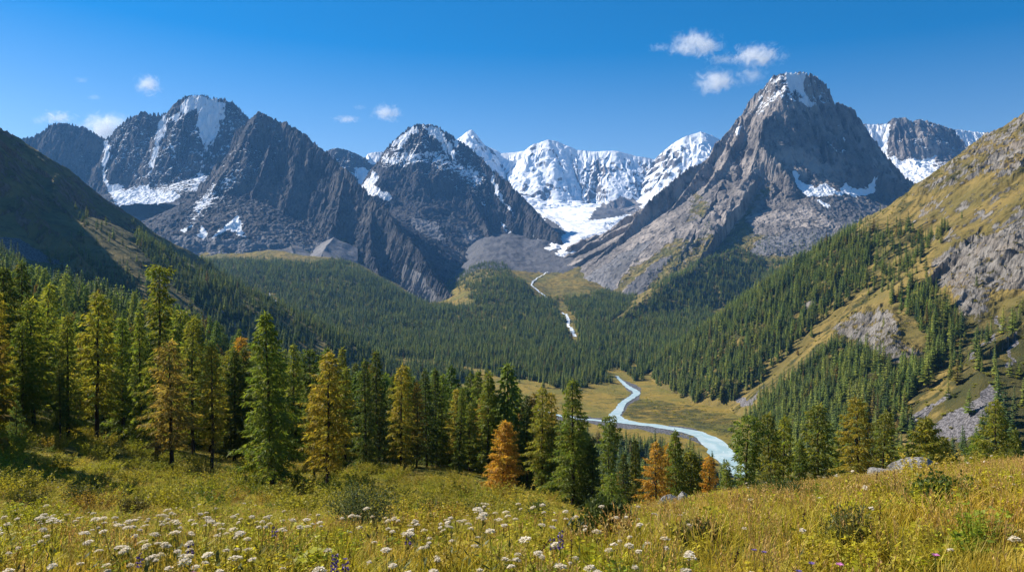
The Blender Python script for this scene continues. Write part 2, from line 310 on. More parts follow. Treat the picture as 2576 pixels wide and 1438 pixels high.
T_SM=Tent([dict(p=[(800,395,6500),(830,376,6500),(850,373,6500),(880,379,6500),(905,391,6480),(925,402,6460),(925,386,6560),(945,383,6560),(985,381,6560)],s=(1.1,1.1),d1=350,s2=.6)],451,gul=((150,30),(50,14)),jag=9)
T_CS=Tent([
 dict(p=[(1110,375,8200),(1150,352,8200),(1172,335,8200),(1185,326,8200),(1200,345,8200),(1222,366,8200),(1262,386,8150),(1320,380,8100),(1345,362,8060),(1380,351,8050),(1405,357,8050),(1450,377,8000),(1500,381,7950),(1545,379,7900),(1600,392,7880),(1645,401,7850),(1662,386,7850),(1690,362,7820),(1722,345,7800),(1760,331,7800),(1790,340,7800),(1830,362,7820),(1880,400,7850)],s=(1.0,1.02),d1=660,s2=.3),
 dict(p=[(1380,351,8050),(1350,400,7920),(1310,440,7810),(1290,470,7730)],s=(1.3,1.1),d1=300,s2=.4),
 dict(p=[(1450,377,8000),(1430,420,7880),(1400,460,7770),(1380,500,7660)],s=(1.3,1.3),d1=260,s2=.4),
 dict(p=[(1545,379,7900),(1540,420,7780),(1510,470,7660),(1490,510,7560)],s=(1.4,1.4),d1=240,s2=.4),
 dict(p=[(1645,401,7850),(1620,440,7740),(1590,480,7630),(1570,520,7510)],s=(1.4,1.4),d1=240,s2=.4),
 dict(p=[(1722,345,7800),(1690,400,7660),(1650,455,7530),(1620,505,7400)],s=(1.4,1.4),d1=240,s2=.4),
 dict(p=[(1480,545,7080),(1530,505,7120),(1570,498,7120),(1600,515,7100)],s=(1.,1.),d1=160,s2=.5),
],501,warp=16,gul=((240,50),(100,34),(45,14)),jag=7,fine=.8,el=16.)
T_FR=Tent([
 dict(p=[(2120,330,6100),(2165,314,6100),(2232,313,6060),(2246,298,6040),(2282,296,6020),(2300,306,6010),(2316,299,6000),(2350,311,5990),(2400,326,5960),(2480,336,5940),(2600,350,5900)],s=(1.,1.3),d1=260,s2=.5),
 dict(p=[(2255,300,6030),(2250,350,5920),(2255,385,5850)],s=(2.,2.),d1=150,s2=.8),
 dict(p=[(2316,299,6000),(2322,345,5900),(2330,385,5820)],s=(1.8,1.8),d1=150,s2=.8),
 dict(p=[(2400,326,5960),(2395,370,5860),(2370,420,5740),(2350,450,5650)],s=(1.4,1.4),d1=200,s2=.7),
],551,gul=((150,40),(55,30),(24,16)),jag=20,ter=9,w2=5,fine=11)
T_LH=Tent([
 dict(p=[(-500,60,1250),(-200,170,1350),(-60,280,1450),(0,312,1500),(60,351,1560),(110,392,1600),(160,417,1640),(200,452,1670),(250,492,1700),(290,527,1730),(330,572,1760),(380,612,1800),(430,653,1840),(500,717,1890),(600,792,1920),(700,853,1900),(800,912,1850),(880,950,1800)],s=(.9,1.12),d1=250,s2=.5),
 dict(p=[(60,351,1560),(105,440,1470),(165,505,1390),(250,592,1310),(320,665,1250),(380,730,1180)],s=(.75,.85),d1=110,s2=.6),
 dict(p=[(-60,280,1450),(-10,380,1390),(60,490,1310),(110,560,1240),(190,640,1160)],s=(.8,.8),d1=120,s2=.5),
 dict(p=[(200,452,1670),(260,545,1590),(330,640,1510),(430,740,1430),(520,800,1350)],s=(.85,.85),d1=120,s2=.6),
 dict(p=[(500,717,1890),(540,770,1780),(600,835,1660),(680,890,1540)],s=(.7,.8),d1=120,s2=.6),
],601,warp=16,gul=((120,20),(45,13),(18,6)),jag=6,fine=4,d0=80)
T_RH=Tent([
 dict(p=[(4600,0,500),(3500,90,880),(2900,190,1250),(2576,286,1500),(2540,304,1540),(2480,345,1640),(2430,392,1760),(2380,432,1900),(2330,462,2050),(2290,492,2200),(2235,520,2380),(2180,545,2560),(2110,590,2760),(2040,635,2960),(1960,665,3150)],s=(.72,.9),d1=900,s2=.6),
 dict(p=[(2420,500,1700),(2330,610,1560),(2200,730,1420),(2080,830,1320),(1960,925,1230),(1880,985,1150),(1830,1042,1125)],s=(.85,.7),d1=90,s2=.62),
 dict(p=[(2576,600,1080),(2480,660,1060),(2400,740,1000),(2330,850,920),(2270,960,820),(2200,1120,770),(2140,1240,725)],s=(.38,.75),d1=70,s2=.62),
 dict(p=[(2700,720,760),(2576,800,730),(2470,880,700),(2380,960,660),(2280,1050,600),(2190,1290,565),(2120,1430,540)],s=(.34,.66),d1=60,s2=.6),
 dict(p=[(2250,560,2050),(2120,650,1950),(1990,740,1850),(1860,830,1740),(1720,915,1640)],s=(.9,.62),d1=60,s2=.6),
 dict(p=[(1960,600,3600),(1860,625,3420),(1760,665,3200),(1680,712,2950),(1600,770,2680),(1520,822,2420)],s=(.5,.5),d1=300,s2=.45),
],701,warp=14,gul=((130,15),(48,7),(18,3)),jag=5,fine=2.2,d0=60)
CR1=[(2330,690),(2360,640),(2420,600),(2480,590),(2520,570),(2576,520),(2700,480),(2760,760),(2576,720),(2520,740),(2500,790),(2450,810),(2400,770),(2370,720)]
CR2=[(2090,850),(2110,810),(2160,775),(2240,765),(2260,800),(2270,850),(2330,890),(2310,925),(2230,915),(2190,880),(2140,865)]
CR3=[(2290,490),(2340,440),(2420,375),(2500,310),(2576,270),(2720,200),(2740,380),(2576,440),(2520,460),(2470,440),(2400,470),(2330,510)]
def Hr(x,y):
    z=T_RH.H(x,y); xf=np.interp(y,[600,765,917,1078,1200,1260,1355,1580,1700],[235,255,280,312,322,282,230,205,190]); z=np.minimum(z,-186+.8*(x-xf)+np.maximum(0,y-1580)*1.5); px=CX+F*x/y; py=CY-F*z/y
    m=np.clip(poly(px,py,CR1,14)+poly(px,py,CR2,12)+.8*poly(px,py,CR3,18),0,1)
    q=z/26+1.2*fbm(x/40,y/40,731,3); fr=q-np.floor(q)
    z=z+m*(13*(sstep(.0,.85,fr)-fr)+6*ridged(x/24,y/24,733,4))
    return z
Hl=lambda x,y:T_LH.H(x,y)

# ================================================================ materials of the ground
def snow_fac(N,P,a=.55,b=1.0,sc=.045,thr=.56):
    s=N.attr('snow'); n=N.noise(N.scale(P,(1,1,.55)),sc,8,.62)
    v=N.math('ADD',s,N.math('ADD',N.math('MULTIPLY',N.math('SUBTRACT',N.nz(),.6),a),N.math('MULTIPLY',N.math('SUBTRACT',n,.5),b)))
    return N.math('MULTIPLY',N.ramp(v,thr-.05,thr+.06),N.ramp(s,.02,.16))
def mountain_mat(name,c1,c2,c3,sc=.012,bd=7.,grass=((.085,.085,.025),(.2,.15,.05)),screec=(.145,.14,.142),sn=(.6,1.1,.05)):
    N=NT(name); P=N.pos()
    n1=N.noise(P,sc*.35,6,.6); n2=N.noise(N.scale(P,(1,1,.35)),sc*2.2,8,.68); n3=N.noise(N.scale(P,(1,1,1.4)),sc*9,6,.7)
    rock=N.mix(N.ramp(n1,.38,.62),c1,c2); rock=N.mix(N.ramp(n2,.45,.68),rock,c3); rock=N.mix(N.math('MULTIPLY',N.ramp(n3,.5,.75),.55),rock,N.mix(.5,c2,(.42,.39,.36)))
    g1=N.noise(P,.02,6,.65); gcol=N.mix(N.ramp(g1,.4,.6),grass[0],grass[1]); gcol=N.mix(N.math('MULTIPLY',N.ramp(n3,.5,.62),.5),gcol,grass[0])
    gf=N.ramp(N.math('ADD',N.attr('grass'),N.math('ADD',N.math('MULTIPLY',N.math('SUBTRACT',n2,.5),.9),N.math('MULTIPLY',N.math('SUBTRACT',N.nz(),.75),.5))),.45,.58)
    sf=N.ramp(N.math('ADD',N.attr('scree'),N.math('MULTIPLY',N.math('SUBTRACT',n2,.5),.5)),.44,.56)
    sc1=N.mix(N.ramp(N.noise(P,.09,6,.7),.35,.65),screec,tuple(v*1.5 for v in screec)); sc1=N.mix(N.ramp(n1,.4,.62),sc1,tuple(v*.75 for v in screec))
    col=N.mix(sf,rock,sc1); col=N.mix(gf,col,gcol)
    S=snow_fac(N,P,*sn); snc=N.mix(N.ramp(n2,.35,.6),(.86,.88,.9),(.8,.81,.83)); col=N.mix(S,col,snc)
    h=N.math('ADD',N.math('MULTIPLY',n2,1.),N.math('MULTIPLY',n3,.4))
    calm=N.math('SUBTRACT',1.,N.math('MAXIMUM',N.math('MULTIPLY',S,.85),N.math('MULTIPLY',N.math('MAXIMUM',sf,gf),.7)))
    h=N.math('MULTIPLY',h,N.math('MULTIPLY',calm,N.ramp(N.nz(),.95,.6,.42,1.)))
    return N.done(N.bsdf(col,.95,N.bump(h,bd),.15))
M_right=mountain_mat('pale_granite',(.165,.147,.135),(.36,.312,.275),(.055,.055,.058),bd=13)
M_left=mountain_mat('dark_slate',(.046,.050,.060),(.115,.104,.099),(.02,.022,.028),bd=14)
M_mid=mountain_mat('blue_slate',(.038,.042,.052),(.08,.075,.076),(.02,.024,.031),bd=13)
M_ice=mountain_mat('snowy_rock',(.15,.14,.14),(.2,.18,.17),(.07,.07,.078),bd=3,sn=(.95,.8,.03))
def slope_mat(name,g1c,g2c,g3c,shrub,rockc,rock2,screec,tint=.02):
    """grassy hillside with shrubs, crags and scree picked by painted weights"""
    N=NT(name); P=N.pos()
    n1=N.noise(P,.012,6,.6); n2=N.noise(P,.05,8,.68); n3=N.noise(P,.35,6,.7); n4=N.noise(N.scale(P,(1,1,.4)),.06,8,.7)
    g=N.mix(N.ramp(n1,.38,.6),g1c,g2c); g=N.mix(N.ramp(n2,.5,.68),g,g3c)
    sh=N.math('MULTIPLY',N.ramp(N.math('ADD',N.attr('shrub'),N.math('MULTIPLY',N.math('SUBTRACT',n2,.5),1.4)),.4,.75),.75)
    g=N.mix(sh,g,shrub)
    rk=N.mix(N.ramp(n4,.36,.62),rock2,rockc); rk=N.mix(N.math('MULTIPLY',N.ramp(n3,.5,.7),.5),rk,tuple(v*1.5 for v in rockc)); rk=N.mix(N.math('MULTIPLY',N.ramp(n1,.5,.7),.4),rk,(.24,.18,.12))
    rf=N.ramp(N.math('ADD',N.attr('rock'),N.math('ADD',N.math('MULTIPLY',N.math('SUBTRACT',n4,.5),1.3),N.math('MULTIPLY',N.math('SUBTRACT',.72,N.nz()),1.2))),.5,.62)
    sc1=N.mix(N.ramp(N.voro(P,.5).outputs['Distance'],.2,.75),tuple(v*1.35 for v in screec),tuple(v*.5 for v in screec))
    sf=N.ramp(N.math('ADD',N.attr('scree'),N.math('MULTIPLY',N.math('SUBTRACT',n2,.5),.5)),.44,.56)
    col=N.mix(rf,g,rk); col=N.mix(sf,col,sc1); col=N.mix(N.ramp(N.math('ADD',N.attr('snow'),N.math('MULTIPLY',N.math('SUBTRACT',n2,.5),.5)),.44,.56),col,(.86,.88,.9))
    h=N.math('ADD',N.math('MULTIPLY',n2,2.2),N.math('ADD',N.math('MULTIPLY',n3,.35),N.math('MULTIPLY',N.math('MULTIPLY',n4,rf),3.2)))
    h=N.math('ADD',h,N.math('MULTIPLY',sh,N.math('MULTIPLY',n3,1.5)))
    return N.done(N.bsdf(col,.95,N.bump(h,1.8),.12))
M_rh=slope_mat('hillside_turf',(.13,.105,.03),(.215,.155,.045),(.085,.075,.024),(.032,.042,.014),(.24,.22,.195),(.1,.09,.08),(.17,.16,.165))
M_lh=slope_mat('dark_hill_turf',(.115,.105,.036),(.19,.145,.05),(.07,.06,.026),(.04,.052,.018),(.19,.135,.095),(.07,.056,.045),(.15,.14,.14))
M_va=slope_mat('valley_turf',(.15,.135,.03),(.25,.175,.035),(.10,.095,.025),(.04,.05,.02),(.19,.175,.165),(.09,.085,.085),(.125,.125,.135))
def meadow_mat():
    N=NT('meadow_turf'); P=N.pos()
    n1=N.noise(P,.12,6,.6); n2=N.noise(P,1.1,6,.7); n3=N.noise(P,9.,5,.7)
    g=N.mix(N.ramp(n1,.4,.6),(.1,.105,.022),(.15,.12,.03)); g=N.mix(N.ramp(n2,.48,.68),g,(.08,.085,.02)); g=N.mix(N.math('MULTIPLY',N.ramp(n3,.5,.7),.6),g,(.06,.045,.02))
    return N.done(N.bsdf(g,1.,N.bump(N.math('ADD',n2,N.math('MULTIPLY',n3,.3)),.12),.1))
M_me=meadow_mat()
# ================================================================ what lies where on the mountains (bearing / height sheets)
def wob(px,py,X,Z,Y,amp=7,sc=60.):
    return px+amp*fbm(X/sc,Z/sc+Y/sc*.3,811,4,.6), py+amp*fbm(X/sc+31,Z/sc-Y/sc*.3,812,4,.6)
def sm(a): return np.clip(a,0,1)
def paint_right(px,py,X,Y,Z):
    a,b=wob(px,py,X,Z,Y)
    cap=poly(a,b,[(1925,170),(2080,170),(2100,260),(2060,270),(2010,262),(1960,255),(1905,290),(1880,285)],14)
    s=.33*cap+.33*poly(a,b,[(1860,180),(2150,180),(2230,420),(2130,340),(2040,330),(1980,300),(1880,340),(1800,430),(1790,380)],20)
    s=np.maximum(s,1.0*poly(a,b,[(1975,180),(2035,184),(2022,205),(2020,228),(2036,245),(2052,262),(2046,272),(2025,268),(2008,240),(1990,225),(1978,205)],3))
    s=np.maximum(s,1.0*poly(a,b,[(1992,430),(2012,428),(2010,450),(2050,475),(2068,458),(2090,470),(2110,480),(2130,462),(2155,478),(2185,470),(2195,448),(2212,446),(2200,486),(2170,492),(2130,490),(2070,492),(2030,490),(2005,468)],2.5))
    s=np.maximum(s,.9*line(a,b,[(2085,358,4),(2110,378,3),(2125,385,1)],3,2)); s=np.maximum(s,.8*line(a,b,[(2130,340),(2120,390)],3,3))
    s=np.maximum(s,.85*poly(a,b,[(1850,322),(1868,312),(1862,338),(1850,345)],3))
    s=np.maximum(s,.8*line(a,b,[(2055,505,4),(2085,520,3)],3,2))
    s=np.maximum(s,.9*line(a,b,[(1758,575,6),(1735,605,3)],5,3)*0)
    g=.62*poly(a,b,[(1960,430),(1900,480),(1860,545),(1830,575),(1760,590),(1690,600),(1640,640),(1500,700),(1440,760),(1700,800),(2120,640),(2100,590),(1960,600),(1900,580),(1880,550),(1940,490)],14)
    g=np.maximum(g,.55*poly(a,b,[(1750,470),(1800,520),(1760,560),(1720,560)],10))
    g=np.maximum(g,.8*poly(a,b,[(1600,670),(1660,640),(1700,650),(1680,740),(1560,760)],10))
    c=.9*poly(a,b,[(2030,500),(2080,495),(2140,505),(2220,520),(2190,560),(2120,575),(2110,560),(2060,535)],8)
    c=np.maximum(c,.9*poly(a,b,[(1960,590),(2020,568),(2090,580),(2110,610),(2000,640),(1880,640),(1900,605)],6))
    c=np.maximum(c,.95*poly(a,b,[(1452,712),(1530,660),(1600,615),(1645,600),(1600,650),(1560,700),(1530,745),(1470,735)],5))
    c=np.maximum(c,.9*poly(a,b,[(1560,740),(1610,690),(1660,650),(1690,650),(1640,710),(1600,755)],5))
    return dict(snow=sm(s),grass=sm(g*(1-c)),scree=sm(c))
def paint_left(px,py,X,Y,Z):
    a,b=wob(px,py,X,Z,Y)
    s=.54*poly(a,b,[(270,300),(640,230),(660,330),(560,440),(530,480),(400,500),(280,430)],20)+.36*poly(a,b,[(60,290),(260,330),(270,480),(200,470)],20)
    F_=lambda p,v=1.,f=3:v*poly(a,b,p,f)
    s=np.maximum(s,F_([(465,248),(490,236),(545,246),(562,262),(556,300),(548,340),(530,372),(512,365),(500,340),(495,300),(500,275),(470,285),(440,305),(425,300),(450,280)]))
    s=np.maximum(s,F_([(400,300),(420,285),(425,300),(410,340),(398,380),(388,410),(378,440),(370,440),(380,400),(388,350)]))
    s=np.maximum(s,F_([(262,360),(275,352),(280,390),(272,420),(262,440),(275,460),(310,470),(320,500),(300,520),(270,480),(255,440)]))
    s=np.maximum(s,F_([(315,480),(355,462),(372,470),(400,485),(440,482),(455,495),(420,510),(380,515),(340,520),(310,525),(312,500)],1.,3))
    s=np.maximum(s,.75*F_([(300,530),(340,518),(400,512),(440,508),(400,540),(350,560),(310,555)],1.,8))
    s=np.maximum(s,.8*line(a,b,[(520,370,9),(510,400,5),(505,440,8),(495,470,10)],5,4)); s=np.maximum(s,.8*line(a,b,[(425,350),(440,390),(448,420)],4,4))
    s=np.maximum(s,.85*F_([(548,268),(566,262),(570,300),(552,310)]))
    c=.9*poly(a,b,[(310,545),(420,530),(500,560),(620,580),(640,680),(420,700),(330,620)],10)
    return dict(snow=sm(s),grass=sm(0*s),scree=sm(c))
def paint_front(px,py,X,Y,Z):
    a,b=wob(px,py,X,Z,Y)
    s=.42*poly(a,b,[(560,300),(650,270),(730,320),(740,400),(650,430),(520,520),(470,580),(450,560),(540,440)],22)+.24*poly(a,b,[(500,480),(640,420),(760,420),(780,520),(600,570),(480,590)],20)
    s=np.maximum(s,poly(a,b,[(545,585),(575,560),(595,545),(612,560),(608,578),(618,600),(600,590),(580,578),(560,588),(530,600)],2.5))
    s=np.maximum(s,poly(a,b,[(497,598),(505,568),(512,572),(522,592),(510,602)],2)); s=np.maximum(s,.9*poly(a,b,[(450,575),(480,562),(485,568),(462,585)],2))
    s=np.maximum(s,.8*line(a,b,[(855,490,2),(845,530,1.5)],2,2)*.0)
    c=np.maximum(.95*poly(a,b,[(600,640),(650,590),(690,560),(740,575),(770,620),(830,590),(850,600),(835,630),(860,680),(620,690)],5),.9*poly(a,b,[(430,590),(500,590),(560,600),(640,600),(640,680),(420,680)],8))
    c=np.maximum(c,.6*poly(a,b,[(1000,640),(1060,680),(1150,790),(1000,760)],14))
    g=.6*poly(a,b,[(840,600),(870,590),(900,640),(880,690),(830,680)],8)+.5*poly(a,b,[(560,650),(620,640),(640,680),(540,690)],8)
    g=np.maximum(g,.4*poly(a,b,[(900,520),(960,560),(1120,740),(1150,800),(900,720)],30))
    return dict(snow=sm(s),grass=sm(g),scree=sm(c))
def paint_mid(px,py,X,Y,Z):
    a,b=wob(px,py,X,Z,Y)
    s=.52*poly(a,b,[(940,380),(1070,300),(1160,340),(1260,440),(1200,460),(1080,400),(960,430)],22)+.4*poly(a,b,[(960,400),(1080,380),(1280,480),(1330,560),(1100,480)],25)
    s=np.maximum(s,poly(a,b,[(985,362),(1010,338),(1045,318),(1060,330),(1035,345),(1020,362),(1005,378),(990,372)],3))
    s=np.maximum(s,.95*poly(a,b,[(1060,312),(1100,318),(1125,345),(1140,380),(1152,405),(1135,400),(1110,365),(1080,335)],4))
    s=np.maximum(s,.9*poly(a,b,[(1130,340),(1150,352),(1160,368),(1140,362)],3))
    s=np.maximum(s,poly(a,b,[(905,470),(925,448),(940,425),(950,440),(945,468),(970,480),(990,500),(960,500),(930,490)],3))
    s=np.maximum(s,.9*line(a,b,[(1240,440,3),(1245,470,7),(1270,510,4),(1300,548,1.5)],4,2.5)); s=np.maximum(s,.75*line(a,b,[(1210,505,3),(1225,525,1)],3,2))
    s=np.maximum(s,.7*line(a,b,[(1260,560,5),(1290,590,5),(1300,610,2)],3,4)); s=np.maximum(s,.8*line(a,b,[(1338,590,5),(1360,605,2)],3,2))
    c=.85*poly(a,b,[(1020,540),(1100,560),(1120,600),(1060,610)],12)+.8*poly(a,b,[(1040,610),(1120,660),(1200,690),(1220,740),(1120,700)],10)
    c=np.maximum(c,.85*poly(a,b,[(1150,560),(1230,600),(1290,620),(1230,650),(1170,610)],10))
    g=.6*poly(a,b,[(990,560),(1060,600),(1180,680),(1100,690),(1040,640)],14)
    return dict(snow=sm(s),grass=sm(g),scree=sm(c))
def paint_small(px,py,X,Y,Z):
    a,b=wob(px,py,X,Z,Y)
    s=.42+0*a; s=np.maximum(s,poly(a,b,[(918,388),(940,378),(990,376),(985,395),(960,410),(945,425),(930,410)],3)); s=np.maximum(s,poly(a,b,[(890,425),(925,425),(930,470),(900,465)],4))
    return dict(snow=sm(s),grass=0*s,scree=0*s)
def paint_ice(px,py,X,Y,Z):
    a,b=wob(px,py,X,Z,Y)
    s=.84+0*a
    for p in ([(1620,385),(1700,350),(1720,380),(1680,440),(1620,500),(1560,520),(1590,440)],[(1320,362),(1350,352),(1360,372),(1335,392)],[(1300,470),(1390,465),(1400,510),(1330,525)],[(1490,400),(1560,420),(1530,500),(1480,520),(1450,480)]):
        s=s-.25*poly(a,b,p,16)
    s=s-.7*poly(a,b,[(1480,550),(1500,520),(1560,495),(1620,510),(1600,545),(1550,560)],6)
    s=np.maximum(s,poly(a,b,[(1700,362),(1760,328),(1830,350),(1800,380),(1760,400),(1730,420),(1740,380)],6))
    return dict(snow=sm(s),grass=0*s,scree=0*s)
def paint_far(px,py,X,Y,Z):
    a,b=wob(px,py,X,Z,Y)
    s=.46+0*a
    for p,f in (([(2150,310),(2236,308),(2236,340),(2230,395),(2200,390),(2140,340)],3),([(2396,322),(2500,330),(2480,360),(2440,382),(2420,350)],3),([(2225,395),(2250,392),(2260,402),(2330,400),(2360,390),(2345,420),(2370,440),(2300,470),(2240,440)],3),([(2316,304),(2345,318),(2370,325),(2350,316)],2)):
        s=np.maximum(s,poly(a,b,p,f))
    return dict(snow=sm(s),grass=0*s,scree=0*s)
def paint_rh(px,py,X,Y,Z):
    a,b=wob(px,py,X,Z,Y,20,45.)
    r=.72*poly(a,b,CR1,22); r=np.maximum(r,.7*poly(a,b,CR2,18)); r=np.maximum(r,.42*poly(a,b,CR3,24))
    r=np.maximum(r,.4*poly(a,b,[(2240,560),(2330,500),(2480,470),(2576,440),(2576,560),(2470,580),(2360,620)],25)); r=np.maximum(r,.85*poly(a,b,[(1690,690),(1720,660),(1750,655),(1745,690),(1700,720)],5))
    r=np.maximum(r,.7*poly(a,b,[(2005,760),(2060,735),(2070,770),(2030,800)],8)); r=np.maximum(r,.7*poly(a,b,[(1915,850),(1950,820),(1955,860),(1925,880)],8))
    c=.95*poly(a,b,[(2360,1120),(2370,1060),(2440,1010),(2500,960),(2510,990),(2490,1080),(2440,1120)],6)
    c=np.maximum(c,.85*poly(a,b,[(2285,1050),(2340,1015),(2360,1020),(2310,1075)],5)); c=np.maximum(c,.9*line(a,b,[(2515,800,5),(2490,850,4),(2430,910,2)],4,3)); c=np.maximum(c,.9*line(a,b,[(2556,840,4),(2535,900,5),(2545,940,2)],4,3))
    c=np.maximum(c,.9*poly(a,b,[(1850,1008),(1900,985),(1930,965),(1890,1005),(1840,1030)],4)); c=np.maximum(c,.85*poly(a,b,[(1960,980),(2030,950),(2050,945),(1990,990)],4)); c=np.maximum(c,.9*line(a,b,[(2385,985,5),(2330,1045,5)],5,3))
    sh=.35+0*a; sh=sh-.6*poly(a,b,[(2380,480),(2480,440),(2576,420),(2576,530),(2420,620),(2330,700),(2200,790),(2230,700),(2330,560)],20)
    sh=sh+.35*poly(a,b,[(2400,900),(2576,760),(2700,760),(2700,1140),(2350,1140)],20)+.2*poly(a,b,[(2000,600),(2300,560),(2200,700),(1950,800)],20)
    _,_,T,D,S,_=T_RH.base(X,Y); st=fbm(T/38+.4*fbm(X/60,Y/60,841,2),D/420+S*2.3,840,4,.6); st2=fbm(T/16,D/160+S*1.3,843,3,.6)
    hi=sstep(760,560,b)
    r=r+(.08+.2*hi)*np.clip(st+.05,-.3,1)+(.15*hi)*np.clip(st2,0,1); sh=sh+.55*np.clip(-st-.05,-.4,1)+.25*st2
    return dict(rock=sm(r),scree=sm(c),shrub=sm(sh))
def paint_lh(px,py,X,Y,Z):
    a,b=wob(px,py,X,Z,Y,8,30.)
    r=.42+0*a; r=r-.3*poly(a,b,[(-50,560),(180,600),(330,720),(420,800),(-50,800)],20)
    sh=.3+.3*poly(a,b,[(300,560),(600,760),(700,900),(400,800)],20)
    c=.8*poly(a,b,[(-60,600),(40,600),(120,640),(180,670),(60,650),(-60,630)],8); c=np.maximum(c,.8*poly(a,b,[(545,765),(575,790),(620,850),(590,830)],4))
    return dict(rock=sm(r),scree=sm(c),shrub=sm(sh))
CLEAR=[[(865,868),(900,878),(960,892),(1060,905),(1225,930),(1222,948),(1150,930),(1050,920),(980,910)],
 [(1100,968),(1240,945),(1360,958),(1420,985),(1540,955),(1600,980),(1640,1000),(1860,1030),(1930,1120),(1880,1180),(1830,1180),(1740,1110),(1600,1085),(1460,1062),(1310,1040),(1230,1000)],
 [(1120,808),(1150,815),(1165,825),(1130,822)],[(1335,728),(1360,742),(1400,748),(1455,738),(1490,700),(1500,655),(1420,655),(1300,690)],[(1580,915),(1600,905),(1605,940),(1575,945)],
 [(1515,930),(1545,935),(1550,955),(1520,950)],[(1130,730),(1200,760),(1180,775),(1130,755)]]
def paint_va(px,py,X,Y,Z):
    a,b=wob(px,py,X,Z,Y,6,40.)
    c=.9*sstep(3500,3900,Y)*(1-.5*poly(a,b,[(480,630),(700,640),(900,660),(800,700),(500,690)],14)); c=c*(1-.8*poly(a,b,[(1280,690),(1340,740),(1480,700),(1560,640),(1480,650),(1420,690)],10))
    c=np.maximum(c,.85*np.maximum(line(a,b,[(1552,946,4),(1578,972,8),(1602,988,13),(1588,1000,11),(1560,1025,10),(1550,1050,15)],10,5),line(a,b,[(1300,1028,5),(1400,1047,7),(1540,1064,10),(1680,1078,8),(1750,1089,9),(1795,1118,17),(1815,1145,19),(1860,1185,19)],7,4))*(Y<1900)); c=np.maximum(c,.8*poly(a,b,[(1460,800),(1495,775),(1490,800),(1465,815)],3))
    c=np.maximum(c,.85*line(a,b,[(1660,1085,3),(1750,1105,4),(1790,1130,3)],4,2)*sstep(1900,1500,Y))
    sh=.62*poly(a,b,[(1540,985),(1700,1010),(1860,1050),(1840,1100),(1700,1075),(1560,1050)],14); sh=np.maximum(sh,.5*sstep(-150,-130,Z))
    sn=poly(a,b,[(1300,440),(1330,520),(1375,552),(1440,562),(1500,562),(1575,562),(1625,530),(1690,470)],4)*(Y>4700)*(1-.9*poly(a,b,[(1480,552),(1500,520),(1560,505),(1590,535),(1540,556)],5))
    return dict(rock=0*a+.05,scree=sm(c)*(1-sn),shrub=sm(sh)*(1-sn),snow=sn)

# ================================================================ build the ground
geo=lambda a,b,n:np.exp(np.linspace(math.log(a),math.log(b),n))
STR=dict(kind='structure')
o=pgrid('meadow',-900,3500,520,geo(1.2,1100,620),Hm,None,M_me,-235,True); tag(o,'grassy flower meadow falling away from the viewer into the valley',**STR)
o=pgrid('valley',-100,2300,620,geo(330,7900,680),Hv,paint_va,M_va,-1e9,True); tag(o,'wooded valley floor rising to a stony glacier forefield',**STR)
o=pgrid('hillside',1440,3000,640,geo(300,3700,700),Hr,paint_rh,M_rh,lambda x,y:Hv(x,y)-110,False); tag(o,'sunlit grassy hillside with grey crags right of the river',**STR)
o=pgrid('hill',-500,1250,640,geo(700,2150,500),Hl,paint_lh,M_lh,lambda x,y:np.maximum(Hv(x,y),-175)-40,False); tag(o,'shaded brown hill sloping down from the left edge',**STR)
def mt(name,lab,T,paint,mat,a,b,n,Y0,Y1,m,lo=None):
    o=pgrid(name,a,b,n,np.linspace(Y0,Y1,m),T.H,paint,mat,lo or (lambda x,y:Hv(x,y)-25)); return tag(o,lab,**STR)
mt('mountain','massive grey rock peak with snow on its flat summit',T_RP,paint_right,M_right,1400,2500,560,2750,4720,620)
mt('mountain','broad snow streaked massif with a white snow dome',T_LB,paint_left,M_left,20,720,440,4450,5650,380)
mt('mountain','dark jagged pyramid with fans of scree at its foot',T_LF,paint_front,M_left,330,1240,520,2900,4900,600)
mt('mountain','blue shaded pointed mountain with snowy left shoulder',T_MM,paint_mid,M_mid,850,1450,400,4250,5800,460)
mt('mountain','small bluish peak with a snow saddle between two bigger mountains',T_SM,paint_small,M_mid,790,1010,150,6150,6750,160)
mt('mountain','white glaciated wall closing the valley head',T_CS,paint_ice,M_ice,1110,1880,480,6300,8500,500,-900)
mt('mountain','distant rocky crest with white snowfields right of the great peak',T_FR,paint_far,M_right,2120,2560,280,5300,6300,300,-100)
T_FAN=Tent([dict(p=[(668,560,4075),(650,600,3880),(632,655,3640)],s=(.5,.5),d1=500),dict(p=[(728,563,4060),(735,610,3830),(742,668,3580)],s=(.5,.5),d1=500),dict(p=[(838,596,3880),(815,630,3720),(795,672,3540)],s=(.5,.5),d1=500)],351,warp=14,gul=((90,3),(30,1.5)),jag=0,fine=.8)
def paint_fan(px,py,X,Y,Z):
    a,b=wob(px,py,X,Z,Y); return dict(snow=0*a,grass=.6*poly(a,b,[(560,640),(700,655),(880,660),(880,700),(560,700)],6),scree=1+0*a)
o=pgrid('scree',560,900,260,np.linspace(3350,4150,260),T_FAN.H,paint_fan,M_left,lambda x,y:Hv(x,y)-10,True); tag(o,'grey scree fans spilling from the foot of the dark pyramid',**STR)
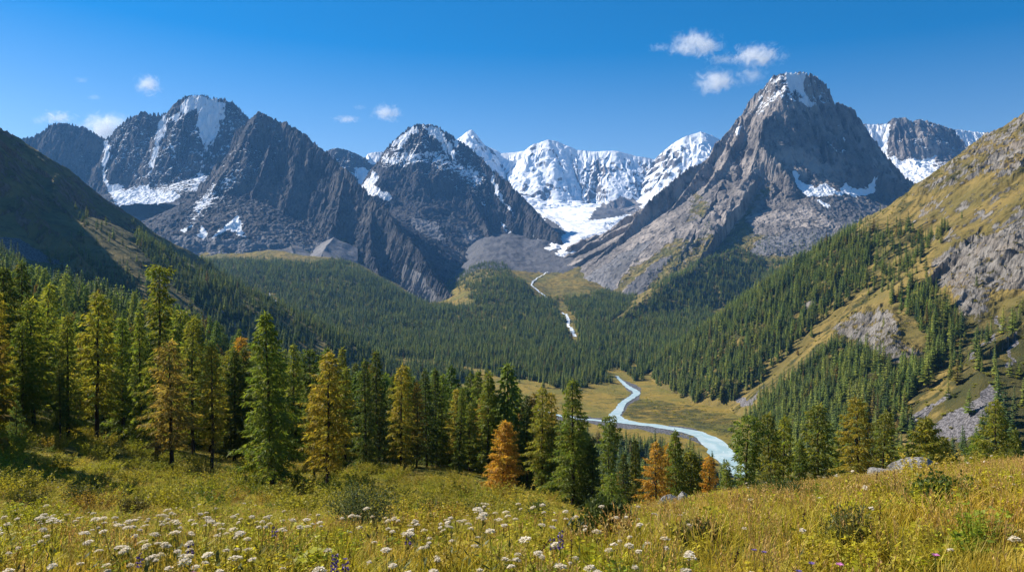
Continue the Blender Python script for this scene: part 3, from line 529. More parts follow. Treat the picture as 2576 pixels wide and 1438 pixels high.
# glacier tongue
def Hg(x,y):
    z=Hv(x,y); px=CX+F*x/y; py=CY-F*z/y; q=5*fbm(x/90,y/90,821,4,.6)
    m=pip(px+q,py+.6*q,GL)
    return z+np.where(m>-1,3+15*sstep(0,14,m)+1.2*fbm(x/70,y/70,822,3),-30)
def glacier_mat():
    N=NT('glacier_ice'); P=N.pos(); n=N.noise(P,.02,7,.65); n2=N.noise(N.scale(P,(1,.25,1)),.05,6,.65)
    c=N.mix(N.ramp(n,.4,.62),(.88,.89,.9),(.78,.79,.81)); c=N.mix(N.math('MULTIPLY',N.ramp(n2,.6,.72),.5),c,(.45,.44,.44))
    return N.done(N.bsdf(c,.7,N.bump(N.math('ADD',n,n2),2.),.3))
o=pgrid('glacier',1315,1680,300,np.linspace(4150,7890,620),Hg,None,glacier_mat(),lambda x,y:Hv(x,y)-4); tag(o,'white glacier tongue winding down from the snowy wall',kind='structure')
# haze
me=bpy.data.meshes.new('haze'); hx0,hx1,hy0,hy1,hz0,hz1=-9000,9000,-200,9300,-262,1690
V=[(x,y,z) for x in (hx0,hx1) for y in (hy0,hy1) for z in (hz0,hz1)]
me.from_pydata(V,[],[(0,1,3,2),(4,6,7,5),(0,4,5,1),(2,3,7,6),(0,2,6,4),(1,5,7,3)])
N=NT('haze'); pv=N.n('ShaderNodeVolumePrincipled'); pv.inputs['Color'].default_value=(.17,.47,1,1); pv.inputs['Density'].default_value=2.9e-5; pv.inputs['Anisotropy'].default_value=.2
N.l(pv.outputs[0],N.out.inputs['Volume']); me.materials.append(N.m); o=link('haze',me); tag(o,'thin blue mountain haze',kind='stuff')
# ================================================================ conifers
def bark_mat():
    N=NT('bark'); P=N.n('ShaderNodeTexCoord').outputs['Object']; n=N.noise(N.scale(P,(9,9,1.6)),1.5,5,.7)
    return N.done(N.bsdf(N.mix(N.ramp(n,.35,.65),(.028,.021,.016),(.085,.066,.052)),.95,N.bump(n,.03),.1))
M_bark=bark_mat()
def leafy(N,col,trans=.35,bright=1.25):
    d=N.n('ShaderNodeBsdfDiffuse'); N.put(d.inputs[0],col); t=N.n('ShaderNodeBsdfTranslucent'); N.put(t.inputs[0],N.mix(1.,col,(bright,bright*.98,bright*.6),'MULTIPLY'))
    g=N.n('ShaderNodeBsdfGlossy'); g.inputs['Roughness'].default_value=.55; N.put(g.inputs[0],(.5,.5,.5))
    m=N.n('ShaderNodeMixShader'); m.inputs[0].default_value=trans; N.l(d.outputs[0],m.inputs[1]); N.l(t.outputs[0],m.inputs[2])
    m2=N.n('ShaderNodeMixShader'); m2.inputs[0].default_value=.03; N.l(m.outputs[0],m2.inputs[1]); N.l(g.outputs[0],m2.inputs[2]); return m2.outputs[0]
def needle_mat():
    """needles coloured by each tree's own colour; light and dark sprays"""
    N=NT('needles'); oi=N.n('ShaderNodeObjectInfo'); tint=N.attr('tint')
    P=N.n('ShaderNodeTexCoord').outputs['Object']; n=N.noise(P,.55,3,.6)
    c=N.mix(N.ramp(tint,0,1),N.mix(1.,oi.outputs['Color'],(.6,.68,.6),'MULTIPLY'),N.mix(1.,oi.outputs['Color'],(1.45,1.3,1.1),'MULTIPLY'))
    c=N.mix(N.math('MULTIPLY',N.ramp(n,.48,.66),.5),c,N.mix(1.,oi.outputs['Color'],(.55,.9,.8),'MULTIPLY'))
    c=N.mix(N.math('MULTIPLY',N.ramp(tint,.86,.95),.45),c,(.17,.10,.03))
    return N.done(leafy(N,c,.52,1.4))
M_need=needle_mat()
def forest_mat():
    N=NT('forest_needles'); oi=N.n('ShaderNodeObjectInfo'); r=oi.outputs['Random']; gold=N.attr('gold','INSTANCER')
    c=N.mix(N.ramp(r,.0,.6),(.08,.13,.03),(.16,.225,.042)); c=N.mix(N.ramp(r,.6,1.),c,(.29,.32,.05))
    hu=N.attr('hue','INSTANCER'); c=N.mix(N.ramp(hu,.45,1.),c,(.20,.215,.04)); c=N.mix(N.ramp(hu,.45,0.),c,(.045,.08,.03))
    c=N.mix(gold,c,N.mix(r,(.2,.085,.015),(.2,.14,.025)))
    c=N.mix(N.ramp(N.attr('tint'),0,1),N.mix(1.,c,(.7,.75,.75),'MULTIPLY'),N.mix(1.,c,(1.3,1.25,1.1),'MULTIPLY'))
    return N.done(leafy(N,c,.4,1.3))
M_for=forest_mat()
def lp_conifer(seed,wh,per,wid,base=.08,pw=.85,lump=.25):
    """a conifer one unit tall: whorls of drooping two-sided sprays"""
    r=np.random.default_rng(seed); V=[];Q=[];T=[];MI=[]
    def quad(a,b,c,d,t,mi=0):
        i=len(V); V.extend((a,b,c,d)); Q.append((i,i+1,i+2,i+3)); T.extend((t,)*4); MI.append(mi)
    for k in range(5):
        a0=2*math.pi*k/5; a1=2*math.pi*(k+1)/5; R=.012; q=.003
        quad((R*math.cos(a0),R*math.sin(a0),-.06),(R*math.cos(a1),R*math.sin(a1),-.06),(q*math.cos(a1),q*math.sin(a1),.95),(q*math.cos(a0),q*math.sin(a0),.95),.5,1)
    for i in range(wh):
        t=base+(1-base)*((i+r.random()*.5)/wh); 
        L0=wid*((1-t)/(1-base))**pw*(1-lump*r.random())*(.55+.45*min(1,(t-base)/.1+.3))+.012
        n=max(4,int(per*(.55+.45*(1-t))))
        ph=r.random()*6.28
        for j in range(n):
            az=ph+6.283*(j+r.uniform(-.3,.3))/n; L=L0*r.uniform(.6,1.2); dr=r.uniform(.1,.55)-.45*t
            u=np.array([math.cos(az),math.sin(az),0]); s=np.array([-u[1],u[0],0]); z=np.array([0,0,1.])
            w=L*r.uniform(.24,.4)+.006; p0=z*t+u*L*.06; p1=z*(t+.02-dr*L*.45)+u*L*.58; p2=z*(t-dr*L-.01*r.random())+u*L
            tt=r.random()
            dn=z*(-w*.55)
            quad(p0,p1+s*w+dn,p2,p1,tt); quad(p0,p1,p2,p1-s*w+dn,tt)
            if r.random()<.55:
                q0=z*(t-.02)+u*L*.2; q1=q0+u*L*.35+s*w*r.uniform(-1,1)+z*(-.03-.04*r.random()); quad(q0,q0+s*w*.5,q1,q0-s*w*.5,r.random()*.5)
    quad((0,0,.93),(.014,0,.95),(0,0,1.03),(-.014,.006,.95),.7)
    return np_mesh('conifer',V,np.array(Q),{'tint':('POINT',T)},False,[M_for,M_bark],MI)
PC=bpy.data.collections.new('forest_conifers')
for i,(sd_,wh,per,wid,ba,pw,lu) in enumerate([(1,15,9,.155,.05,.8,.25),(2,16,9,.13,.06,.75,.2),(3,13,8,.19,.08,.7,.4),(4,17,9,.115,.04,.9,.2),(5,12,8,.2,.12,.6,.45),(6,14,8,.16,.1,.65,.35)]):
    o=bpy.data.objects.new('conifer_%d'%i,lp_conifer(sd_,wh,per,wid,ba,pw,lu)); PC.objects.link(o)
def scatter(name,coll,P,scl,rot,vid,label,extra=None,tilt=None,cat=None):
    """one object holding many small plants"""
    me=bpy.data.meshes.new(name); n=len(P); me.vertices.add(n); me.vertices.foreach_set('co',np.asarray(P,np.float32).ravel())
    def at(k,a,typ='FLOAT'):
        A=me.attributes.new(k,typ,'POINT'); A.data.foreach_set('vector' if typ=='FLOAT_VECTOR' else 'value',np.asarray(a,np.int32 if typ=='INT' else np.float32).ravel())
    scl=np.asarray(scl); 
    if scl.ndim==1: scl=np.stack([scl]*3,1)
    at('scl',scl,'FLOAT_VECTOR'); at('vid',vid,'INT')
    e=np.zeros((n,3)); e[:,2]=rot
    if tilt is not None: e[:,:2]=tilt
    at('rot',e,'FLOAT_VECTOR')
    for k,v in (extra or {}).items(): at(k,v)
    ng=bpy.data.node_groups.new(name,'GeometryNodeTree')
    ng.interface.new_socket('Geometry',in_out='INPUT',socket_type='NodeSocketGeometry'); ng.interface.new_socket('Geometry',in_out='OUTPUT',socket_type='NodeSocketGeometry')
    gi=ng.nodes.new('NodeGroupInput'); go=ng.nodes.new('NodeGroupOutput'); ip=ng.nodes.new('GeometryNodeInstanceOnPoints'); ci=ng.nodes.new('GeometryNodeCollectionInfo')
    ci.inputs['Collection'].default_value=coll; ci.inputs['Separate Children'].default_value=True; ci.inputs['Reset Children'].default_value=True
    ip.inputs['Pick Instance'].default_value=True
    def na(k,typ):
        q=ng.nodes.new('GeometryNodeInputNamedAttribute'); q.data_type=typ; q.inputs[0].default_value=k; return q.outputs[0]
    L=ng.links.new; L(gi.outputs[0],ip.inputs['Points']); L(ci.outputs[0],ip.inputs['Instance']); L(na('vid','INT'),ip.inputs['Instance Index'])
    er=ng.nodes.new('FunctionNodeEulerToRotation'); L(na('rot','FLOAT_VECTOR'),er.inputs[0]); L(er.outputs[0],ip.inputs['Rotation']); L(na('scl','FLOAT_VECTOR'),ip.inputs['Scale']); L(ip.outputs[0],go.inputs[0])
    o=link(name,me); md=o.modifiers.new('scatter','NODES'); md.node_group=ng
    return tag(o,label,cat,None,'stuff')
def tops(x,y):
    zs=[np.where(y<1090,Hm(x,np.minimum(y,1090)),-1e6),Hv(x,np.maximum(y,330)),np.where((y>300)&(y<3690),Hr(x,y),-1e6),np.where((y>800)&(y<2140),Hl(x,y),-1e6),np.where((y>2900)&(y<4850),T_LF.H(x,y),-1e6),np.where((y>2760)&(y<4700),T_RP.H(x,y),-1e6)]
    A=np.stack(zs); return A.max(0),A.argmax(0)
def dens(px,py,x,y,z,wh):
    d=np.zeros(px.shape); q=12*fbm(x/70,y/70,901,3); a=px+q; b=py+.6*q
    PZ=lambda p,f=8:poly(a,b,p,f)
    cl=np.zeros(px.shape)
    for c in CLEAR: cl=np.maximum(cl,poly(a,b,c,4))
    RV=lambda p,w:line(a,b,p,w,4)
    rv=np.maximum(RV([(1412,772),(1420,790),(1435,808),(1432,822),(1442,840),(1448,856)],13),np.maximum(RV([(1552,946),(1578,972),(1606,988),(1566,1014),(1544,1047)],22),RV([(1562,1075),(1700,1096),(1790,1120),(1812,1150),(1850,1200)],24)))
    rv=np.maximum(rv,np.maximum(RV([(1300,1036),(1400,1056),(1500,1068),(1560,1075)],20),RV([(674,752),(690,776),(708,800)],20)))
    v=PZ([(430,655),(560,655),(700,655),(780,668),(860,650),(960,705),(1060,765),(1150,775),(1200,720),(1260,692),(1310,705),(1400,800),(1440,850),(1470,840),(1490,760),(1700,640),(1800,800),(1600,960),(1560,950),(1400,985),(1250,955),(1100,975),(860,1050),(300,1000),(300,800)])
    v=np.maximum(v,PZ([(1480,1104),(1600,1122),(1740,1156),(1845,1212),(1900,1340),(1250,1340),(1280,1045)],4))
    v=np.maximum(v,.95*PZ([(1325,748),(1420,752),(1490,745),(1560,700),(1610,770),(1500,860),(1440,855),(1380,805)],5))
    v=np.maximum(v,.85*PZ([(1100,985),(1240,1000),(1330,1035),(1300,1100),(1000,1100),(900,980)]))
    v=np.maximum(v,.5*PZ([(1160,590),(1230,620),(1270,660),(1300,700),(1190,730),(1100,720),(1040,630)]))
    v=np.maximum(v,PZ([(1840,1010),(1900,1010),(2300,1100),(2300,1300),(1900,1300),(1890,1180),(1930,1120)],5))
    d=np.where(wh==1,v*(1-.985*cl)*(1-rv),d)
    cr=np.maximum(poly(a,b,CR1,6),poly(a,b,CR2,6))
    r=PZ([(1480,860),(1620,775),(1690,685),(1800,618),(1900,640),(2040,650),(2120,600),(2190,585),(2200,650),(2150,735),(2090,785),(2000,865),(1920,955),(1850,1010),(1750,1015),(1620,1000),(1560,950)],10)
    r=np.maximum(r,PZ([(1880,1030),(2000,945),(2080,880),(2100,860),(2200,915),(2310,935),(2340,880),(2300,800),(2240,760),(2330,700),(2380,775),(2440,830),(2390,900),(2300,990),(2250,1060),(2240,1190),(1860,1190)],8))
    r=np.maximum(r,.28*PZ([(2120,590),(2240,560),(2340,600),(2300,680),(2200,760),(2100,800)],14)); r=np.maximum(r,.5*PZ([(2250,640),(2340,600),(2400,560),(2350,620),(2260,690)],8))
    r=np.maximum(r,.12*PZ([(2400,900),(2576,760),(2700,760),(2700,1150),(2300,1150)],10)); r=np.maximum(r,.3*PZ([(2240,1070),(2330,1080),(2400,1130),(2700,1080),(2700,1200),(2240,1200)],8))
    r=np.maximum(r,.025*sstep(520,620,b))
    gap=.6+.4*sstep(-.4,0.,fbm(x/55,y/55,905,3))
    d=np.where(wh==2,r*gap*(1-.9*cr)*(1-poly(a,b,[(1860,1010),(2000,900),(2100,790),(2180,740),(2200,760),(2080,860),(1960,960),(1880,1020)],6)),d)
    l=.85*PZ([(330,560),(430,640),(520,715),(620,780),(720,850),(900,950),(900,1010),(740,950),(600,850),(500,770),(400,690),(350,620)],6); l=np.maximum(l,.1*PZ([(180,520),(400,650),(420,800),(180,680)],20)); l=np.maximum(l,.5*PZ([(120,640),(260,640),(400,740),(480,830),(200,800)],12))
    l=np.maximum(l,.85*sstep(430,520,a)*sstep(640,700,b)*(.35+.65*sstep(-.2,.2,fbm(x/60,y/60,909,3)))*(1-poly(a,b,[(540,765),(565,775),(640,860),(600,845)],4)))
    d=np.where(wh==3,l,d)
    m=np.maximum(sstep(95,150,y),(px<-70)*(y<100)*.9)  # second term: unseen trees left of the frame, added for their shadows
    m=m*(1-.97*PZ([(-40,650),(60,672),(150,690),(230,740),(210,755),(100,720),(-40,690)],5))*(1-.9*PZ([(305,775),(335,785),(350,805),(310,800)],4))*(.3+.7*sstep(-.2,.15,fbm(x/40,y/40,907,3)))
    d=np.where(wh==0,m,d)
    d=np.where(wh==4,.25*PZ([(560,640),(860,620),(1000,700),(700,700)],14)+.15*PZ([(1000,640),(1160,740),(1160,800),(1050,740)],10),d)
    d=np.where(wh==5,.3*PZ([(1690,650),(1780,570),(1880,590),(2130,600),(2100,660),(1690,720)],16)+.25*PZ([(1630,690),(1690,650),(1690,720),(1640,750)],8),d)
    return np.clip(d,0,1)
def throw(x0,x1,y0,y1,area):
    n=int((x1-x0)*(y1-y0)/area); x=rng.uniform(x0,x1,n); y=rng.uniform(y0,y1,n); dx=CX+F*x/y
    k=(dx>-160)&(dx<2740)|(y<100); x=x[k]; y=y[k]
    z,wh=tops(x,y); px=CX+F*x/y; py=CY-F*z/y
    p=dens(px,py,x,y,z,wh); k=rng.random(len(x))<p
    return np.stack([x[k],y[k],z[k]-.3],1),px[k],py[k],wh[k]
pts=[throw(-95,-30,38,95,30),throw(-110,75,95,260,16),throw(-620,420,260,1090,34),throw(420,800,330,1090,50),throw(-1500,1700,1090,2300,43),throw(-1500,1500,2300,3900,70)]  # first throw: out-of-view trees added at left to cast shadows onto the bank
FP=np.concatenate([p[0] for p in pts]); fpx=np.concatenate([p[1] for p in pts]); fwh=np.concatenate([p[3] for p in pts])
kill=(fwh==1)&(FP[:,1]<1090)&False
# ================================================================ big trees near the meadow, one object each
def grow(seed,H,R,base=.12,nb=120,prof='spruce',droop=.35,spray=.42,dens_=1.0,lobes=0.,merged=False,fat=1.):
    """trunk with limbs, and a crown of needle sprays along every limb"""
    r=np.random.default_rng(seed); TV=[];TQ=[]; CV=[];CQ=[];CT=[]
    def tube(pts,rad,n=6):
        i0=len(TV)
        for p,q in zip(pts,rad):
            for k in range(n):
                a=6.283*k/n; TV.append((p[0]+q*math.cos(a),p[1]+q*math.sin(a),p[2]))
        for j in range(len(pts)-1):
            for k in range(n): TQ.append((i0+j*n+k,i0+j*n+(k+1)%n,i0+(j+1)*n+(k+1)%n,i0+(j+1)*n+k))
    hs=np.linspace(-.5,H,16); wx=np.cumsum(r.normal(0,.035,16)); wy=np.cumsum(r.normal(0,.035,16)); wx-=wx[1]; wy-=wy[1]
    tr=.0125*H+.03
    tube([(wx[i],wy[i],hs[i]) for i in range(16)],[tr*(1.35 if i==0 else 1)*(1-.93*max(0,hs[i])/H)+.008 for i in range(16)],8)
    ax=lambda z:np.array([np.interp(z,hs,wx),np.interp(z,hs,wy),z])
    for b in range(nb):
        t=base+(1-base)*((b+r.random())/nb)**.92; u_=(t-base)/(1-base)
        if prof=='spruce': L=R*(1-u_)**.78*(.75+.25*min(1,u_*6))
        elif prof=='larch': L=R*(.55+.45*math.sin(min(1,u_*2.2)*math.pi/2))*(1-u_)**.62
        elif prof=='cedar': L=R*(.7+.3*math.sin(u_*9+seed))*(1-u_)**.38*(.8 if u_<.75 else 1.05)
        else: L=R*(1-u_)**.55
        if lobes and math.sin(u_*17+seed*1.7)<-1+2*lobes*.5: L*=.35
        L=L*r.uniform(.55,1.18)+.12
        az=b*2.39996+r.uniform(-.5,.5); up=r.uniform(-.08,.22)+.55*u_**3; dr=droop*r.uniform(.5,1.3)*(1-u_)
        d=np.array([math.cos(az),math.sin(az),0]); sd_=np.array([-d[1],d[0],0]); p0=ax(t*H)
        bend=r.uniform(-.2,.2)
        axis=lambda s:p0+d*(L*s)+sd_*(bend*L*s*s)+np.array([0,0,1])*(L*(up*s-dr*s*s+.22*dr*s**4))
        tube([axis(s) for s in (0,.35,.7,1.)],[.012+.011*L,.009+.006*L,.008,.004],3)
        n=max(3,int(dens_*(6+18*L)))
        for k in range(n):
            s=.12+.88*((k+r.random())/n)**.8; q=axis(s); side=1 if k%2 else -1
            l=(.17+.36*L*(1-s)*.9)*r.uniform(.55,1.2); l=min(l,1.3)
            tw=d*r.uniform(.25,.75)+sd_*side*r.uniform(.45,1.)+np.array([0,0,r.uniform(-.5,.05)-.22*droop]); tw/=np.linalg.norm(tw)
            m=max(1,int(l/.2)); tint=np.clip(.5+.33*r.normal(),0,1)
            for e in range(m+1):
                f=q+tw*(l*(e+.2)/(m+.6))+r.normal(0,.03,3)
                v=tw*1.+r.normal(0,.36,3)+np.array([0,0,-.28]); v/=np.linalg.norm(v)
                wv=np.cross(v,r.normal(0,1,3)); wv/=np.linalg.norm(wv)+1e-6
                ln=spray*r.uniform(.6,1.3); wd=ln*r.uniform(.07,.15)*fat; i=len(CV)
                CV.extend((f,f+v*ln*.5+wv*wd,f+v*ln,f+v*ln*.45-wv*wd)); CQ.append((i,i+1,i+2,i+3)); CT.extend((float(np.clip(tint+.15*r.normal(),0,1)),)*4)
    for k in range(14):
        f=ax(H*r.uniform(.955,1.0)); v=np.array([r.normal(0,.35),r.normal(0,.35),.9]); i=len(CV); ln=spray*r.uniform(.7,1.3)
        s=np.cross(v,r.normal(0,1,3)); s/=np.linalg.norm(s); CV.extend((f,f+v*ln*.5+s*.05,f+v*ln,f+v*ln*.5-s*.05)); CQ.append((i,i+1,i+2,i+3)); CT.extend((.6,)*4)
    if merged:
        nt=len(TV); A=np.array(TV+CV)/H; Q=np.concatenate([np.array(TQ),np.array(CQ)+nt]); return np_mesh('conifer',A,Q,{'tint':('POINT',[.5]*nt+CT)},False,[M_for,M_bark],[1]*len(TQ)+[0]*len(CQ))
    return H,np_mesh('trunk',TV,np.array(TQ),None,True,[M_bark]),np_mesh('crown',CV,np.array(CQ),{'tint':('POINT',CT)},False,[M_need])
PR={'spruce':[grow(11,14,3.1,.10,125,'spruce',.55),grow(12,14,2.6,.07,125,'spruce',.45),grow(13,14,2.0,.05,115,'spruce',.4)],
    'larch':[grow(21,13,2.9,.17,84,'larch',.5,.44,.95),grow(22,13,2.4,.13,88,'larch',.42,.42,1.),grow(23,13,2.0,.22,76,'larch',.38,.42,.9)],
    'cedar':[grow(31,16,2.7,.15,120,'cedar',.35,.42,.9,.5),grow(32,12,2.4,.1,105,'cedar',.25,.4,1.)],
    'bushy':[grow(41,9,2.7,.04,110,'round',.3,.42,1.),grow(42,8,2.3,.03,100,'round',.25,.4,1.)],
    'young':[grow(51,4,1.1,.05,56,'spruce',.25,.26,1.1),grow(52,5,1.4,.05,60,'larch',.2,.28,1.)]}
for i,a in enumerate([(61,13,2.3,.08,80,'spruce',.5,.6,.55),(62,13,1.9,.1,76,'spruce',.4,.6,.55),(63,13,2.2,.16,66,'larch',.35,.6,.5),(64,13,2.7,.1,80,'spruce',.5,.65,.5)]): PC.objects.link(bpy.data.objects.new('conifer_%d'%(6+i),grow(*a,merged=True,fat=1.7)))
G_DK=(.085,.12,.03); G_MD=(.15,.195,.034); G_OL=(.18,.20,.034); G_YG=(.24,.245,.037); G_BL=(.10,.155,.052); G_GO=(.33,.265,.042); G_OR=(.42,.255,.042); G_BR=(.26,.205,.058)
def ground_Y(dx,dy,y0=14,y1=260):
    Y=np.exp(np.linspace(math.log(y0),math.log(y1),500)); z=Hm((dx-CX)/F*Y,Y); py=CY-F*z/Y
    k=np.where(py<=dy)[0]; return Y[k[0]] if len(k) else Y[np.argmin(py)]
NTREE=[0]
def tree(name,dx,Y,Ht,kind,var,col,label,group,wide=1.,seed=None):
    x=(dx-CX)/F*Y; z=float(Hm(np.array([x]),np.array([Y]))[0]); H0,tm,cm=PR[kind][var%len(PR[kind])]
    r=np.random.default_rng(int(dx*7+Y*13)%99991); s=Ht/H0; w_=s*wide
    o=bpy.data.objects.new(name,None); COL.objects.link(o); o.location=(x,Y,z-.05); o.rotation_euler=(r.normal(0,.015),r.normal(0,.015),r.uniform(0,6.28)); o.scale=(w_,w_,s); o.empty_display_size=.5
    tag(o,label,'tree',group)
    link('trunk',tm,o); c=link('crown',cm,o); j=r.uniform(.88,1.14); c.color=(col[0]*j*r.uniform(.93,1.08),col[1]*j,col[2]*j,1); NTREE[0]+=1
    return o
# bearing, base height on the sheet (or None and a distance), top, form, variant, colour, width, name, label
BIG=[
 (8,1075,None,672,'spruce',0,G_DK,1.15,'spruce_tree','big dark conifer cut off by the left edge'),
 (85,1082,None,752,'larch',0,G_YG,1.1,'larch_tree','tall yellow-green larch with long bare trunk near the left edge'),
 (62,None,105,662,'spruce',1,G_DK,1.,'spruce_tree','tall dark spruce behind the yellow-green larch at the left edge'),
 (118,None,120,715,'larch',1,G_YG,1.,'larch_tree','yellow-green larch peeping out behind the left edge stand'),
 (152,1122,None,905,'larch',2,G_DK,.7,'larch_tree','thin dark conifer with bare lower trunk on the mossy bank'),
 (200,1072,None,846,'larch',2,G_GO,.8,'larch_tree','slim golden larch left of the blue-green spruce'),
 (266,1092,None,832,'spruce',1,G_BL,1.15,'spruce_tree','blue-green spruce with broad even crown'),
 (243,None,92,738,'larch',0,G_YG,1.05,'larch_tree','tall yellow-green larch rising above the blue-green spruce'),
 (310,None,95,800,'spruce',2,G_MD,1.1,'spruce_tree','mid green conifer between the blue-green spruce and the tallest tree'),
 (397,None,78,672,'cedar',0,G_OL,1.05,'cedar_tree','tallest tree with a bushy tufted top above the forest'),
 (432,1182,None,858,'larch',0,G_BR,1.2,'larch_tree','brownish gold larch with a straight dark trunk standing on open grass'),
 (446,None,104,782,'cedar',1,G_OL,1.,'cedar_tree','olive conifer with a golden tip right of the tallest tree'),
 (487,None,98,800,'larch',1,G_OL,1.,'larch_tree','olive larch behind the brownish gold larch'),
 (533,None,76,868,'larch',2,G_GO,.95,'larch_tree','narrow golden larch right of the brownish gold larch'),
 (577,1152,None,878,'larch',1,G_OL,1.1,'larch_tree','olive larch leaning over the shaded bank'),
 (613,None,135,848,'larch',2,G_OR,1.15,'larch_tree','bright orange larch top behind the olive larches'),
 (686,1234,None,786,'spruce',0,G_MD,1.1,'spruce_tree','large green spruce with spreading drooping boughs on the meadow edge'),
 (640,None,100,905,'spruce',2,G_DK,1.,'spruce_tree','dark spruce tucked in left of the large green spruce'),
 (745,None,105,868,'spruce',2,G_OL,1.05,'spruce_tree','olive spruce right behind the large green spruce'),
 (778,None,110,880,'cedar',1,G_DK,.9,'cedar_tree','dark ragged conifer left of the golden larch'),
 (823,1228,None,886,'larch',0,G_GO,1.15,'larch_tree','golden larch with dark trunk above the grey-green bush'),
 (790,None,72,975,'larch',1,G_GO,1.,'larch_tree','smaller golden larch touching the left of the big golden larch'),
 (862,None,112,876,'spruce',2,G_OL,.9,'spruce_tree','slender olive spruce right of the golden larch'),
 (893,1150,None,915,'spruce',2,G_DK,1.,'spruce_tree','dark slender spruce, left one of the dark central stand'),
 (920,None,96,905,'spruce',1,G_DK,.9,'spruce_tree','dark spruce inside the central stand'),
 (955,None,104,884,'spruce',2,G_DK,1.05,'spruce_tree','tallest dark spruce of the central stand'),
 (988,None,108,944,'spruce',1,G_DK,.9,'spruce_tree','dark spruce just right of the tallest in the central stand'),
 (1020,None,112,925,'spruce',2,G_MD,1.1,'spruce_tree','mid green pointed spruce in the central stand'),
 (1048,None,112,960,'larch',1,G_BR,.8,'larch_tree','brown tinged larch inside the central stand'),
 (1074,None,116,930,'spruce',1,G_DK,.95,'spruce_tree','dark spruce at the right side of the central stand'),
 (1112,1162,None,1018,'larch',1,G_GO,1.15,'larch_tree','golden larch in front right of the central stand'),
 (1150,None,122,978,'larch',2,G_GO,1.2,'larch_tree','slim golden larch right of the central stand'),
 (1180,None,118,1012,'larch',1,G_OL,1.,'larch_tree','olive gold larch second right of the central stand'),
 (1212,None,124,1000,'larch',2,G_GO,1.2,'larch_tree','golden green larch left behind the orange larch'),
 (1160,1180,None,1090,'young',0,G_MD,1.2,'spruce_tree','young bright green spruce below the slim golden larch'),
 (1265,1246,None,1060,'bushy',0,G_OR,1.05,'larch_tree','full orange larch standing alone on the grass slope'),
 (1248,None,118,1020,'spruce',2,G_DK,1.,'spruce_tree','dark spruce right behind the orange larch'),
 (1284,None,124,1004,'spruce',1,G_MD,.9,'spruce_tree','green spruce rising behind the orange larch'),
 (1322,None,116,1022,'spruce',2,G_MD,1.1,'spruce_tree','green spruce between the orange larch and the yellow-green larch'),
 (1364,None,106,975,'larch',0,G_YG,.9,'larch_tree','tall yellow-green larch left of the broad green spruce'),
 (1386,1248,None,1076,'bushy',1,G_MD,1.,'spruce_tree','short full green conifer at the foot of the broad green spruce'),
 (1441,1256,None,956,'spruce',0,G_MD,1.15,'spruce_tree','broad green spruce with heavy skirts right of centre'),
 (1490,None,96,1100,'spruce',1,G_DK,1.1,'spruce_tree','dark spruce in the shade right of the broad green spruce'),
 (1530,None,84,1048,'cedar',1,G_MD,.95,'cedar_tree','green conifer with lumpy crown left of the river bend'),
 (1536,1262,None,1190,'young',0,G_MD,1.3,'spruce_tree','little green spruce at the meadow edge'),
 (1568,None,80,1140,'spruce',1,G_DK,1.,'spruce_tree','dark green conifer right of the lumpy conifer'),
 (1604,None,84,1106,'spruce',2,G_OL,.9,'spruce_tree','slim olive conifer left of the orange larch pair'),
 (1648,None,66,1112,'larch',0,G_OR,1.05,'larch_tree','vivid orange larch behind the meadow crest'),
 (1674,None,74,1118,'larch',1,G_OR,.9,'larch_tree','orange larch half hidden behind the vivid orange larch'),
 (1702,None,70,1084,'spruce',0,G_MD,.9,'spruce_tree','green conifer right of the orange larch pair'),
 (1745,None,74,1140,'bushy',1,G_OL,.95,'spruce_tree','rounded olive conifer on the crest below the river'),
 (1786,None,70,1146,'larch',1,G_OR,1.,'larch_tree','small conifer with an orange tip below the river bend'),
 (1830,None,78,1160,'spruce',1,G_MD,1.,'spruce_tree','green conifer below the end of the pale river'),
 (1880,None,68,1046,'cedar',1,G_MD,1.2,'cedar_tree','spreading green conifer right of the pale river'),
 (1940,None,72,1040,'larch',0,G_OL,.95,'larch_tree','olive conifer with clear trunk second right of the river'),
 (1974,None,75,1046,'larch',1,G_YG,.85,'larch_tree','yellow-green conifer third right of the river'),
 (2012,None,70,1108,'spruce',1,G_MD,1.,'spruce_tree','short green conifer on the crest, left of the tall pair'),
 (2056,None,72,1018,'larch',0,G_OL,1.1,'larch_tree','full olive larch left of the golden topped larch'),
 (2110,None,76,1100,'spruce',1,G_MD,1.,'spruce_tree','low green conifer left beside the golden topped larch'),
 (2161,None,64,1000,'larch',0,G_GO,1.15,'larch_tree','golden topped larch with dark trunk on the right crest'),
 (2216,None,68,1032,'larch',1,G_OL,1.05,'larch_tree','green larch right of the golden topped larch'),
 (2285,None,74,1118,'young',1,G_OL,1.5,'larch_tree','low olive conifer left of the rounded crest tree'),
 (2330,None,66,1052,'bushy',0,G_YG,1.0,'spruce_tree','rounded yellow-green conifer in front of the grey scree'),
 (2375,None,74,1100,'bushy',1,G_OL,1.,'spruce_tree','olive conifer half behind the rounded crest tree'),
 (2508,None,76,1006,'larch',0,G_YG,1.15,'larch_tree','tall yellow-green conifer right of the grey scree'),
 (2462,None,82,1096,'bushy',1,G_MD,1.,'spruce_tree','low green conifer left below the tall right edge conifer'),
 (2548,None,80,1078,'spruce',1,G_MD,1.1,'spruce_tree','green conifer at the right edge of the crest'),
 (40,1120,None,1010,'young',0,G_BL,.8,'spruce_tree','spindly young spruce on the left bank'),
 (748,1240,None,1180,'young',1,G_OL,1.,'larch_tree','bushy yellowish seedling larch beside the large green spruce'),
]
heroes=[]
